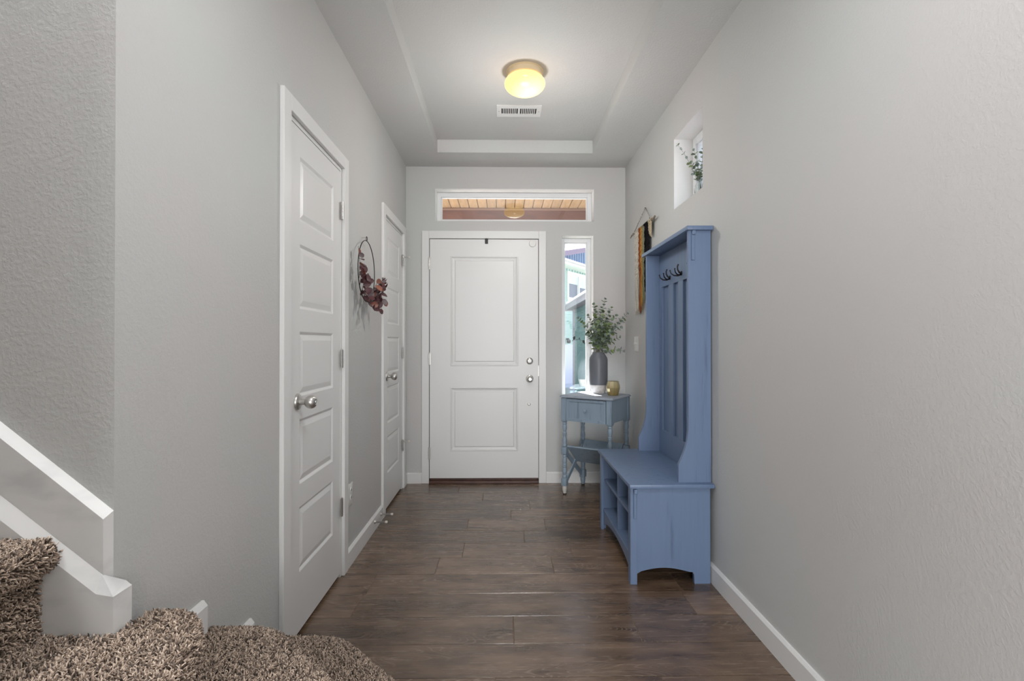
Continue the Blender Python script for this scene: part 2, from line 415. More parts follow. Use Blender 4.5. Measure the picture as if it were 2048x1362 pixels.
# ceiling with the recessed tray
TX0, TX1, TY0, TY1 = -0.517, 0.700, 1.30, 3.948
bm = BM()
def hquad(x0, x1, y0, y1, z):
    bm.faces.new([bm.verts.new(p) for p in ((x0, y0, z), (x1, y0, z), (x1, y1, z), (x0, y1, z))])
xs = [-4.1, -0.86, TX0, TX1, XR]; ys = [-4.5, 0.02, 1.083, TY0, TY1, YB]
for i in range(4):
    for j in range(5):
        xa, xb, ya, yb = xs[i], xs[i+1], ys[j], ys[j+1]
        if i == 0 and j >= 1: continue               # stairwell opening
        if i == 2 and j == 3: continue               # tray
        hquad(xa, xb, ya, yb, ZC)
hquad(TX0, TX1, TY0, TY1, ZT)
for (xa, ya, xb, yb) in ((TX0, TY0, TX1, TY0), (TX1, TY0, TX1, TY1), (TX1, TY1, TX0, TY1), (TX0, TY1, TX0, TY0)):
    bm.faces.new([bm.verts.new(p) for p in ((xa, ya, ZC), (xb, yb, ZC), (xb, yb, ZT), (xa, ya, ZT))])
bmesh.ops.remove_doubles(bm, verts=bm.verts[:], dist=1e-5)
# closed shell above, so that no light leaks in
box(bm, -0.86, XR+0.17, 1.083, YB+0.15, 2.90, 2.94); box(bm, -4.1, XR+0.17, -4.6, 0.02, 2.90, 2.94); box(bm, -0.86, XR+0.17, 0.02, 1.083, 2.90, 2.94)
fin('ceiling', bm, CEIL, kind='structure', norm=False)

# ------------------------------------------------------------------ baseboards
def baseboard(name, axis, t0, t1, segs, h=0.092, z=0.0):
    """t0 = wall face, t1 = board face"""
    bm = BM(); s = 1 if t1 > t0 else -1
    for a, b in segs:
        prof = [(t0, z), (t1, z), (t1, z+h-0.010), (t1-s*0.007, z+h), (t0, z+h)]
        if axis == 'X': prism(bm, prof, 'Y', a, b)
        else: prism(bm, [(p, q) for p, q in prof], 'X', a, b)
    return fin(name, bm, WHITE, kind='structure')
baseboard('baseboard_left', 'X', XL, XL+0.015, [(1.78, 1.866), (2.640, 3.412), (4.190, YB)])
baseboard('baseboard_right', 'X', XR, XR-0.015, [(-4.5, YB)])
baseboard('baseboard_back', 'Y', YB, YB-0.015, [(XL+0.015, -0.686), (0.360, XR-0.015)])
# stepped baseboard pieces on the left wall behind the carpeted steps
bm = BM()
for ya, yb, z, h in ((1.10, 1.396, 0.375, 0.103), (1.396, 1.656, 0.18, 0.108)):
    prism(bm, [(XL, z), (XL+0.016, z), (XL+0.016, z+h-0.014), (XL+0.006, z+h), (XL, z+h)], 'Y', ya, yb)
fin('trim_1', bm, WHITE, kind='structure', label='short white baseboard pieces stepping down behind the carpeted stairs')

# stair skirt on the stairwell wall
bm = BM()
# upper board with a chamfered top edge and chamfered end
def slab(pts_f, pts_b, yf, yb):
    """front polygon at yf and back polygon at yb (same count), skinned"""
    F = [bm.verts.new((x, yf, z)) for x, z in pts_f]; B = [bm.verts.new((x, yb, z)) for x, z in pts_b]
    n = len(F); bm.faces.new(F); bm.faces.new(B[::-1])
    for i in range(n): bm.faces.new((F[i], F[(i+1) % n], B[(i+1) % n], B[i]))
sl = 0.80
def zt(x): return 0.822 + (-0.818-x)*sl
slab([(-3.6, zt(-3.6)-0.016), (-0.829, zt(-0.829)-0.016), (-0.829, 0.62), (-3.6, 2.85)],
     [(-3.6, zt(-3.6)), (-0.8235, zt(-0.8235)), (-0.8235, 0.62), (-3.6, 2.85)], 1.062, 1.0835)
fin('trim_2', bm, SKIRT, kind='structure', label='upper sloping white skirt board along the stairwell wall')
bm = BM()
xe, yf_, yk = -0.796, 1.046, 1.0835
def zl(x): return 0.668 + (xe-0.035-x)*0.79
# swept stringer with a wide soft top chamfer
slab([(-3.6, zl(-3.6)-0.002), (xe-0.035, 0.688-0.020), (xe-0.035, 0.28), (-3.6, 0.28)],
     [(-3.6, zl(-3.6)+0.036), (xe-0.035, 0.702), (xe-0.035, 0.28), (-3.6, 0.28)], yf_, 1.0615)
# end block wrapping the corner: five-sided top sloping down to the hall side
xa, xb = xe-0.035, xe
tv = [(xa, yf_, 0.668), (xb, yf_, 0.662), (xb, 1.098, 0.662), (xb-0.012, 1.098, 0.672), (xa, 1.0615, 0.702)]
bvt = [bm.verts.new(p) for p in tv]; bvb = [bm.verts.new((p[0], p[1], 0.30)) for p in tv]
bm.faces.new(bvt); bm.faces.new(bvb[::-1])
for i in range(5): bm.faces.new((bvt[i], bvb[i], bvb[(i+1) % 5], bvt[(i+1) % 5]))
box(bm, -3.6, xa, 1.0612, 1.0830, 0.28, 0.60)
fin('trim_3', bm, SKIRT, kind='structure', label='thick white stringer cap wrapping the wall corner above the stairs')

# ================================================================== doors
def casing(bm, axis, t0, t1, a0, a1, o0, o1, ztop, zopen):
    """flat casing: outer a0..a1, opening o0..o1"""
    lo, hi = min(t0, t1), max(t0, t1)
    def b(u0, u1, z0, z1):
        if axis == 'X': box(bm, lo, hi, u0, u1, z0, z1, 0.002, 1)
        else: box(bm, u0, u1, lo, hi, z0, z1, 0.002, 1)
    b(a0, o0, 0, ztop); b(o1, a1, 0, ztop); b(o0+0.0002, o1-0.0002, zopen, ztop)
def slab_with_panels(w, h, t, panels, g=(0.010, 0.008, 0.022, 0.004)):
    """door slab in local coords: x 0..w, y 0 (front, faces -y) .. t, z 0..h, rectangular holes for panels"""
    bm = BM(); wall_grid(bm, 'Y', 0, t, 0, w, 0, h, panels, 0); return bm
def panel_mesh(u0, u1, z0, z1, prof, t):
    """moulded panel: rings (inset, depth)"""
    bm = BM(); rings = []
    for ins, d in prof:
        rings.append([bm.verts.new(p) for p in ((u0+ins, d, z0+ins), (u1-ins, d, z0+ins), (u1-ins, d, z1-ins), (u0+ins, d, z1-ins))])
    for a, b in zip(rings[:-1], rings[1:]):
        for i in range(4): bm.faces.new((a[i], a[(i+1) % 4], b[(i+1) % 4], b[i]))
    bm.faces.new(rings[-1]); return bm
def knob(parent, M, lockface=True):
    """door knob along local -Y: rose, neck, ball"""
    bm = BM(); lathe(bm, [(0.033, 0), (0.033, 0.004), (0.030, 0.009), (0.018, 0.013), (0.0, 0.0135)], axis='-Y', M=M, seg=28)
    k = fin('knob_rose', bm, NICKEL, parent, smooth=True)
    bm = BM(); lathe(bm, [(0.0, 0.012), (0.013, 0.0125), (0.0115, 0.026), (0.012, 0.032), (0.019, 0.037), (0.0255, 0.046), (0.0272, 0.055), (0.0255, 0.065), (0.019, 0.073), (0.0125, 0.0755), (0.012, 0.0735), (0.0, 0.0735)], axis='-Y', M=M, seg=28)
    kn = fin('door_knob', bm, NICKEL, parent, smooth=True)
    if lockface:
        bm = BM(); lathe(bm, [(0.0, 0.0725), (0.008, 0.073), (0.007, 0.0765), (0.0, 0.077)], axis='-Y', M=M, seg=16)
        fin('lock_button', bm, NICKEL, parent, smooth=True)
def hinge(parent, M, h=0.09):
    """leaf + five-knuckle barrel; local: barrel axis Z at origin, leaf to +x"""
    bm = BM()
    for k in range(5):
        z0 = -h/2 + h/5*k
        lathe(bm, [(0.0, z0+0.0005), (0.0062, z0+0.0006), (0.0062, z0+h/5-0.0006), (0.0, z0+h/5-0.0005)], M=M, seg=12)
    lathe(bm, [(0.0, h/2), (0.004, h/2), (0.0045, h/2+0.004), (0.0, h/2+0.006)], M=M, seg=10)
    box(bm, 0.002, 0.016, 0.001, 0.0032, -h/2, h/2, M=M)
    return fin('hinge', bm, NICKEL, parent, smooth=True)
def pin_stop(parent, M):
    bm = BM(); tube(bm, [M @ Vector(p) for p in ((0, 0, 0), (0.0, -0.02, 0), (0.0, -0.045, 0))], 0.0035, 8)
    lathe(bm, [(0.009, -0.004), (0.009, 0.004)], M=M, seg=12)
    p = fin('hinge_pin_stop', bm, NICKEL, parent, smooth=True)
    bm = BM(); lathe(bm, [(0.0, 0.044), (0.007, 0.045), (0.007, 0.055), (0.0, 0.057)], axis='-Y', M=M, seg=10)
    fin('bumper', bm, RUBBER, p, smooth=True)

PP = [(0, 0.0), (0.003, 0.0015), (0.011, 0.0065), (0.014, 0.0065), (0.034, 0.0015), (0.036, 0.0012)]
def closet_door(name, o, c0, c1, label, knob_pos, stops=None):
    """left-wall door; local frame: x -> +Y world, -y -> +X world"""
    w = (o[1]-0.019) - (o[0]+0.019); X = XL - 0.0005; zb = 0.018; h = 2.026
    M = Matrix.Translation((X, o[0]+0.019, zb)) @ Matrix(((0, -1, 0, 0), (1, 0, 0, 0), (0, 0, 1, 0), (0, 0, 0, 1)))
    pans = []
    zt_ = 1.935 - zb
    for k in range(5): pans.append((0.105, w-0.105, zt_-0.262-0.3545*k, zt_-0.3545*k))
    bm = slab_with_panels(w, h, 0.034, pans)
    for v in bm.verts: v.co = M @ v.co
    d = fin(name, bm, WHITE, kind='structure', label=label)
    for p in pans:
        bm = panel_mesh(*p, PP, 0.034)
        for v in bm.verts: v.co = M @ v.co
        fin('door_panel', bm, WHITE, d)
    bm = BM(); casing(bm, 'X', XL, XL+0.018, c0, c1, o[0], o[1], 2.129, 2.066)
    fin('casing', bm, WHITE, d)
    bm = BM()   # jambs
    box(bm, XL-0.115, XL+0.0005, o[0], o[0]+0.016, 0, 2.062); box(bm, XL-0.115, XL+0.0005, o[1]-0.016, o[1], 0, 2.062)
    box(bm, XL-0.115, XL+0.0005, o[0]+0.016, o[1]-0.016, 2.047, 2.062)
    fin('jamb', bm, WHITE, d)
    bm = BM(); box(bm, XL-0.12, XL-0.036, o[0]+0.017, o[1]-0.017, 0.0, 2.045)
    fin('door_gap_shade', bm, DARK, d)  # dark filler block, paints the gaps round the door as shade
    knob(d, Matrix.Translation((X, knob_pos[0], knob_pos[1])) @ Matrix.Rotation(math.pi/2, 4, 'Z'))
    for z in (1.848, 1.100, 0.352):
        HM = Matrix.Translation((XL+0.008, o[1]-0.0165, z)) @ Matrix.Rotation(-math.pi/2, 4, 'Z')
        hinge(d, HM)
        if stops and abs(z-1.1) > 0.3:
            pin_stop(d, Matrix.Translation((XL+0.010, o[1]-0.016, z+0.03)) @ Matrix.Rotation(math.radians(115), 4, 'Z'))
    return d
closet_door('door_1', DO1, 1.866, 2.641, 'tall white five panel closet door nearest the stairs', (2.030, 0.945))
closet_door('door_2', DO2, 3.412, 4.190, 'tall white five panel closet door nearest the entry door', (3.575, 0.945), stops=True)

# entry door
FX0, FX1, FZ0, FZ1 = -0.6215, 0.2935, 0.042, 2.056
w, h = FX1-FX0, FZ1-FZ0
YD = YB - 0.004
M = Matrix.Translation((FX0, YD, FZ0))
def fx(px): return px2x(px, YD) - FX0
def fz(py): return 1.18 + (686-py)/1010*YD*1.0 - FZ0
pans = [(fx(901), fx(1037), fz(732), fz(512)), (fx(900.5), fx(1036.5), fz(902), fz(774))]
bm = slab_with_panels(w, h, 0.044, pans)
for v in bm.verts: v.co = M @ v.co
d3 = fin('door_3', bm, WHITE, kind='structure', label='white two panel entry door with satin nickel lock and knob')
for p in pans:
    bm = panel_mesh(*p, [(0, 0), (0.004, -0.003), (0.010, -0.003), (0.015, 0.004), (0.030, 0.008), (0.036, 0.008), (0.040, 0.002), (0.043, 0.001)], 0.044)
    for v in bm.verts: v.co = M @ v.co
    fin('door_panel', bm, WHITE, d3)
bm = BM(); casing(bm, 'Y', YB, YB-0.017, -0.686, 0.359, -0.626, 0.298, 2.125, 2.0600)
fin('casing', bm, WHITE, d3)
bm = BM(); box(bm, -0.64, -0.6245, YB+0.0, YB+0.15, 0, 2.075); box(bm, 0.2965, 0.313, YB, YB+0.15, 0, 2.075); box(bm, -0.6245, 0.2965, YB, YB+0.15, 2.0585, 2.075)
fin('jamb', bm, DARK, d3)  # near-black colour puts the door gap's shade on the jamb
bm = BM(); box(bm, -0.622, 0.294, YB-0.03, YB+0.15, 0.0, 0.024, 0.004); box(bm, -0.622, 0.294, YB+0.004, YB+0.12, 0.0235, 0.040, 0.003)
fin('threshold', bm, THRESH, d3)
KM = lambda px, py: Matrix.Translation((px2x(px, YD), YD, 1.18+(686-py)/1010*YD))
knob(d3, KM(1059.5, 757.5))
bm = BM(); M2 = KM(1059.5, 722)
lathe(bm, [(0.029, 0), (0.029, 0.005), (0.025, 0.017), (0.021, 0.020), (0.012, 0.0215), (0.0, 0.022)], axis='-Y', M=M2, seg=28)
box(bm, -0.004, 0.004, -0.032, -0.019, -0.013, 0.013, 0.0025, 2, M=M2)
fin('deadbolt', bm, NICKEL, d3, smooth=True, label='round satin nickel deadbolt')
bm = BM(); lathe(bm, [(0.012, 0), (0.012, 0.002), (0.007, 0.004), (0.006, 0.012), (0.0, 0.013)], axis='-Y', M=KM(1058, 808.5), seg=16)
fin('latch_button', bm, NICKEL, d3, smooth=True)
for py in (528, 718, 905):
    hinge(d3, Matrix.Translation((FX0-0.004, YB-0.021, 1.18+(686-py)/1010*YB)) @ Matrix.Rotation(0, 4, 'Z'), 0.1)
bm = BM(); box(bm, 0.294, 0.297, YB-0.004, YB+0.02, 0.90, 0.99)
fin('strike_plate', bm, NICKEL, d3)
bm = BM(); lathe(bm, [(0.030, 0), (0.030, 0.010), (0.027, 0.014), (0.0, 0.0145)], axis='-Y', M=KM(1065, 487), seg=28)
fin('door_sensor', bm, PLATE, smooth=True, label='round white plastic sensor stuck on the entry door top corner', cat='sensor')
bm = BM(); M3 = KM(973, 482); box(bm, -0.013, 0.013, -0.012, 0, -0.025, 0.025, 0.003, 2, M=M3); box(bm, -0.010, 0.010, -0.015, -0.011, 0.004, 0.020, 0.001, 1, M=M3)
fin('door_chime_magnet', bm, BLACK, smooth=True, label='small black plastic tab on the top edge of the entry door', cat='tab')

# ================================================================== windows
def frame(bm, axis, t0, t1, u0, u1, z0, z1, wd):
    def b(a, c, e, g):
        if axis == 'X': box(bm, t0, t1, a, c, e, g, 0.002)
        else: box(bm, a, c, t0, t1, e, g, 0.002)
    b(u0, u0+wd, z0, z1); b(u1-wd, u1, z0, z1); b(u0+wd, u1-wd, z0, z0+wd); b(u0+wd, u1-wd, z1-wd, z1)
def window(name, axis, t, rect, wd, label, s=1, extra=None):
    u0, u1, z0, z1 = rect
    bm = BM(); frame(bm, axis, t, t+s*0.05, u0+0.0005, u1-0.0005, z0+0.0005, z1-0.0005, wd)
    root = fin(name, bm, VINYL, kind='structure', label=label)
    bm = BM(); frame(bm, axis, t+s*0.012, t+s*0.04, u0+wd, u1-wd, z0+wd, z1-wd, 0.008)
    if extra:
        for (a, c) in extra:
            if axis == 'X': box(bm, t+0.008, t+0.042, a, c, z0+wd, z1-wd, 0.002)
    fin('glazing_bead', bm, VINYL, root)
    bm = BM(); e = wd+0.006
    g0 = t+s*0.024
    P = (lambda u, z: (g0, u, z)) if axis == 'X' else (lambda u, z: (u, g0, z))
    bm.faces.new([bm.verts.new(P(*q)) for q in ((u0+e, z0+e), (u1-e, z0+e), (u1-e, z1-e), (u0+e, z1-e))])
    fin('pane', bm, GLASS, root)
    return root
window('window_1', 'Y', 4.384, TR, 0.036, 'wide shallow transom window above the entry door')
window('window_2', 'Y', 4.384, SL, 0.034, 'narrow tall sidelight window beside the entry door')
window('window_3', 'X', XR+0.115, WR, 0.045, 'small square window set high in the wall above the hall tree', extra=[(2.80, 2.835)])

# black birds decal on the sidelight glass
Yg = 4.400
def bird(parent_bm, cx, cz, s, flip=1):
    pts = [(-1.0, -1.1), (-0.55, -0.25), (-0.75, 0.25), (-0.45, 0.75), (-0.1, 1.0), (0.2, 0.95), (0.5, 0.8), (0.25, 0.65), (0.4, 0.2), (0.25, -0.3), (-0.1, -0.55), (-0.45, -0.65), (-0.8, -1.2)]
    prism(parent_bm, [(cx + flip*x*s, cz + z*s) for x, z in pts], 'Y', Yg, Yg+0.002)
bm = BM()
bird(bm, px2x(1149, Yg), 1.18+(686-677)/1010*Yg, 0.020, 1)
bird(bm, px2x(1166.5, Yg), 1.18+(686-684)/1010*Yg, 0.018, -1)
bird(bm, px2x(1158.5, Yg), 1.18+(686-677)/1010*Yg, 0.009, -1)
tube(bm, [(px2x(1148, Yg), Yg+0.001, 1.205), (px2x(1158, Yg), Yg+0.001, 1.212), (px2x(1168, Yg), Yg+0.001, 1.190), (px2x(1176, Yg), Yg+0.001, 1.160)], 0.0015, 5)
fin('bird_decal', bm, BLACK, label='black bird silhouettes perched on a twig on the sidelight glass', cat='decal')

# ================================================================== ceiling light and vent
LC = (px2x(1049.7, 2.95), 2.95)
cl = empty('ceiling_light', (LC[0], LC[1], ZT), 'round flush ceiling light with a glowing yellow glass bowl', 'lamp')
bm = BM(); lathe(bm, [(0.0, ZT), (0.110, ZT-0.0005), (0.110, ZT-0.005), (0.104, ZT-0.008), (0.103, ZT-0.034), (0.095, ZT-0.038), (0.0, ZT-0.038)], c=(LC[0], LC[1], 0), seg=48)
fin('canopy', bm, CANOPY, cl, smooth=True, label='cream enamel canopy')
GL = bpy.data.materials.new('lit_glass_bowl'); GL.use_nodes = True
_n = GL.node_tree; b = _n.nodes['Principled BSDF']
b.inputs['Base Color'].default_value = (0.10, 0.08, 0.05, 1); b.inputs['Roughness'].default_value = 0.25
_tc = _n.nodes.new('ShaderNodeNewGeometry'); _vm = _n.nodes.new('ShaderNodeVectorMath'); _vm.operation = 'DISTANCE'
_vm.inputs[1].default_value = (LC[0]+0.03, LC[1]-0.02, 2.64)
_cr = _n.nodes.new('ShaderNodeValToRGB'); e = _cr.color_ramp.elements
e[0].position = 0.03; e[0].color = (1.0, 0.88, 0.50, 1); e[1].position = 0.115; e[1].color = (0.80, 0.55, 0.22, 1)
_n.links.new(_tc.outputs['Position'], _vm.inputs[0]); _n.links.new(_vm.outputs['Value'], _cr.inputs[0])
_n.links.new(_cr.outputs[0], b.inputs['Emission Color']); b.inputs['Emission Strength'].default_value = 1.45
bm = BM(); prof = [(0.0, -0.060)]
for k in range(1, 14):
    a = -math.pi/2 + k*math.pi*0.83/13
    prof.append((0.12*math.cos(a), 0.060*math.sin(a)))
lathe(bm, [(r, 2.697+z) for r, z in prof], c=(LC[0], LC[1], 0), seg=48)
fin('glass_bowl', bm, GL, cl, smooth='all')
ld = bpy.data.lights.new('fill_below_bowl', 'POINT'); ld.energy = 12.5; ld.color = (1.0, 0.975, 0.94); ld.shadow_soft_size = 0.06
lo = bpy.data.objects.new('fill_below_bowl', ld); COL.objects.link(lo); lo.location = (LC[0], LC[1], 2.12)  # added bodiless light in mid-air, lights the hall in place of the bowl
# vent
VX0, VX1, VY0, VY1 = -0.046, 0.256, 3.362, 3.528
cv = empty('ceiling_vent', (0.105, 3.445, ZT), 'white slotted metal air register on the ceiling beyond the light', 'vent')
bm = BM(); zc = ZT-0.0005
for a, c, e, g in ((VX0, VX0+0.032, VY0, VY1), (VX1-0.032, VX1, VY0, VY1), (VX0+0.032, VX1-0.032, VY0, VY0+0.040), (VX0+0.032, VX1-0.032, VY1-0.040, VY1), (0.0975, 0.1125, VY0+0.04, VY1-0.04)):
    box(bm, a, c, e, g, ZT-0.007, zc)
fin('vent_frame', bm, WHITE, cv)
bm = BM(); box(bm, VX0+0.03, VX1-0.03, VY0+0.038, VY1-0.038, ZT-0.0012, ZT-0.0006)
fin('duct_shade', bm, DARK, cv)  # flat near-black sheet painted as the shade inside the duct
for a, b_ in ((VX0+0.032, 0.0975), (0.1125, VX1-0.032)):
    for k in range(8):
        xx = a + (b_-a)*(k+1)/9.0
        bm = BM(); box(bm, xx-0.0028, xx+0.0028, VY0+0.04, VY1-0.04, ZT-0.0062, ZT-0.0015)
        fin('slat', bm, WHITE, cv)
for xx in (VX0+0.015, VX1-0.015):
    bm = BM(); lathe(bm, [(0.0, ZT-0.0095), (0.004, ZT-0.009), (0.004, ZT-0.006), (0, ZT-0.006)], c=(xx, 3.445, 0), seg=10)
    fin('screw', bm, NICKEL, cv, smooth=True)

# ================================================================== wall plates, spring stops
def sw_plate():
    y0, y1 = px2yr = None, None
XS = XR
sp = empty('light_switch', (XS, 3.905, 1.172), 'white double light switch plate on the wall beyond the hall tree', 'switch')
bm = BM(); box(bm, XS-0.006, XS, 3.905-0.058, 3.905+0.058, 1.172-0.0575, 1.172+0.0575, 0.003, 2)
fin('switch_plate', bm, PLATE, sp, smooth=True)
for dy in (-0.023, 0.023):
    bm = BM(); box(bm, XS-0.017, XS-0.005, 3.905+dy-0.0055, 3.905+dy+0.0055, 1.172-0.006, 1.172+0.012, 0.002, 1)
    fin('toggle', bm, WHITE, sp)
oc = (2.722, 0.372)
op = empty('wall_outlet', (XL, oc[0], oc[1]), 'white double power outlet low on the wall beside the nearer closet door', 'outlet')
bm = BM(); box(bm, XL, XL+0.006, oc[0]-0.036, oc[0]+0.036, oc[1]-0.058, oc[1]+0.058, 0.003, 2)
fin('outlet_plate', bm, PLATE, op, smooth=True)
for dz in (-0.02, 0.02):
    bm = BM(); lathe(bm, [(0.0, 0.005), (0.0165, 0.0055), (0.0165, 0.0085), (0, 0.009)], c=(XL, oc[0], oc[1]+dz), axis='X', seg=18)
    s_ = fin('socket', bm, WHITE, op, smooth=True)
    bm = BM()
    for dy in (-0.006, 0.006): box(bm, XL+0.0085, XL+0.0094, oc[0]+dy-0.001, oc[0]+dy+0.001, oc[1]+dz-0.003, oc[1]+dz+0.006)
    fin('slot', bm, BLACK, s_)
def door_stop(y, z, label, hy):
    x0 = XL+0.015
    r = empty('spring_door_stop', (x0, y, z), label, 'door stop')
    bm = BM(); lathe(bm, [(0.0, 0), (0.012, 0.0), (0.010, 0.004), (0.007, 0.010), (0.0, 0.010)], c=(x0, y, z), axis='X', seg=16)
    fin('mount', bm, NICKEL, r, smooth=True)
    bm = BM(); pts = []
    for k in range(150):
        a = k*0.75; pts.append((x0+0.008+k*0.0004, y+0.0052*math.cos(a)+hy*k/150, z+0.0052*math.sin(a)))
    tube(bm, pts, 0.0011, 5)
    fin('spring', bm, NICKEL, r, smooth=True)
    bm = BM(); lathe(bm, [(0, 0.066), (0.0075, 0.067), (0.0085, 0.077), (0.006, 0.081), (0, 0.082)], c=(x0, y+hy, z), axis='X', seg=14)
    fin('rubber_tip', bm, RUBBER, r, smooth=True)
door_stop(3.345, 0.052, 'spring door stop on the left baseboard, the one nearer the entry door', 0.0)
door_stop(3.185, 0.058, 'spring door stop on the left baseboard, the one nearer the stairs', 0.0)

# ================================================================== carpeted stairs
def roundpoly(pts, r, n=8):
    out = [Vector(pts[0])]
    for i in range(1, len(pts)-1):
        p, a, b = Vector(pts[i]), Vector(pts[i-1]), Vector(pts[i+1])
        da, db = (a-p), (b-p)
        rr = min(r, da.length*0.45, db.length*0.45)
        p0, p1 = p+da.normalized()*rr, p+db.normalized()*rr
        for k in range(n+1):
            t = k/n; out.append((1-t)**2*p0 + 2*t*(1-t)*p + t*t*p1)
    out.append(Vector(pts[-1]))
    # resample
    dense = []
    for a, b in zip(out[:-1], out[1:]):
        m = max(1, int((b-a).length/0.03))
        for k in range(m): dense.append(a + (b-a)*k/m)
    dense.append(out[-1])
    return dense
HR = 0.195
def nose_profile(z0, z1):
    P = [(-0.034, z0), (-0.032, z1-0.062), (-0.028, z1-0.052)]
    for k in range(9):
        a = -math.pi/2*1.05 + k*(math.pi*1.02)/8
        P.append((-0.026+0.027*math.cos(a), z1-0.0265+0.0265*math.sin(a)))
    P.append((-0.06, z1))
    return P
CARPET = bpy.data.materials.new('carpet_backing'); CARPET.use_nodes = True
CARPET.node_tree.nodes['Principled BSDF'].inputs['Base Color'].default_value = (0.10, 0.07, 0.052, 1)
CARPET.node_tree.nodes['Principled BSDF'].inputs['Roughness'].default_value = 1.0
PILE = bpy.data.materials.new('shag_pile'); PILE.use_nodes = True
_n = PILE.node_tree; b = _n.nodes['Principled BSDF']; at = _n.nodes.new('ShaderNodeAttribute'); at.attribute_name = 'tone'
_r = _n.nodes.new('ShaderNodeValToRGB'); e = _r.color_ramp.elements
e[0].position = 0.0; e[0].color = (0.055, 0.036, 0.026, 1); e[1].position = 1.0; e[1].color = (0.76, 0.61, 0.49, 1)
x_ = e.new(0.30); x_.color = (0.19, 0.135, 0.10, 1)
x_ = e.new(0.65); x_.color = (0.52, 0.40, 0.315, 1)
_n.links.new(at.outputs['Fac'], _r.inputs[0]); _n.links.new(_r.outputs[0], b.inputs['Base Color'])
b.inputs['Roughness'].default_value = 0.9; b.inputs['Specular IOR Level'].default_value = 0.2
b.inputs['Sheen Weight'].default_value = 0.15
rng = np.random.default_rng(11)
def inpoly(P, poly):
    x, y = P[:, 0], P[:, 1]; ins = np.zeros(len(P), bool); n = len(poly); j = n-1
    for i in range(n):
        xi, yi = poly[i]; xj, yj = poly[j]
        c = ((yi > y) != (yj > y)) & (x < (xj-xi)*(y-yi)/(yj-yi+1e-12)+xi)
        ins ^= c; j = i
    return ins
def tufts(name, P, N, parent, length=0.0125, rad=0.0017):
    n = len(P)
    if n == 0: return
    N = N / np.linalg.norm(N, axis=1, keepdims=True)
    rv = rng.normal(size=(n, 3)); T = np.cross(N, rv); T /= np.linalg.norm(T, axis=1, keepdims=True); B = np.cross(N, T)
    lean = rng.uniform(0.1, 0.85, (n, 1)); ph = rng.uniform(0, 2*np.pi, (n, 1))
    # neighbouring tufts lean in similar directions
    fx_ = np.sin(P[:, :1]*61+P[:, 1:2]*47)+np.sin(P[:, 2:3]*80+P[:, 1:2]*31)
    D = np.cos(ph+fx_)*T + np.sin(ph+fx_)*B
    Ls = length*rng.uniform(0.65, 1.15, (n, 1)); Rr = rad*rng.uniform(0.75, 1.35, (n, 1))
    c0 = P - N*0.001; c1 = P + N*Ls*0.62 + D*Ls*lean*0.4; c2 = P + N*Ls*(1-0.25*lean) + D*Ls*lean*1.0
    V = np.zeros((n, 9, 3))
    for k in range(3):
        a = ph + k*2*np.pi/3
        q = np.cos(a)*T + np.sin(a)*B
        V[:, k] = c0 + q*Rr*0.9; 
        q1 = np.cos(a+0.5)*T + np.sin(a+0.5)*B
        V[:, 3+k] = c1 + q1*Rr*1.15
        q2 = np.cos(a+1.0)*T + np.sin(a+1.0)*B
        V[:, 6+k] = c2 + q2*Rr*0.75
    F = []
    for k in range(3):
        j = (k+1) % 3
        F += [(k, j, 3+j), (k, 3+j, 3+k), (3+k, 3+j, 6+j), (3+k, 6+j, 6+k)]
    F.append((6, 7, 8)); F = np.array(F)
    idx = (F[None] + (np.arange(n)*9)[:, None, None]).reshape(-1)
    me = bpy.data.meshes.new(name); nf = len(idx)//3
    me.vertices.add(n*9); me.vertices.foreach_set('co', V.reshape(-1))
    me.loops.add(len(idx)); me.loops.foreach_set('vertex_index', idx.astype(np.int32))
    me.polygons.add(nf); me.polygons.foreach_set('loop_start', np.arange(0, nf*3, 3, dtype=np.int32))
    try: me.polygons.foreach_set('loop_total', np.full(nf, 3, dtype=np.int32))
    except Exception: pass
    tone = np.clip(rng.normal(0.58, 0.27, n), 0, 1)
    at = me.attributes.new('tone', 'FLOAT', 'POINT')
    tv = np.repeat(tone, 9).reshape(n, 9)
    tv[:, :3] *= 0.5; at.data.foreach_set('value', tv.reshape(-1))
    me.update(); me.validate()
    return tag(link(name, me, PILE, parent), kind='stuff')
stairs = empty('staircase', (-0.8, 1.0, 0), 'brown shaggy carpeted stairs turning up to the left', 'staircase')
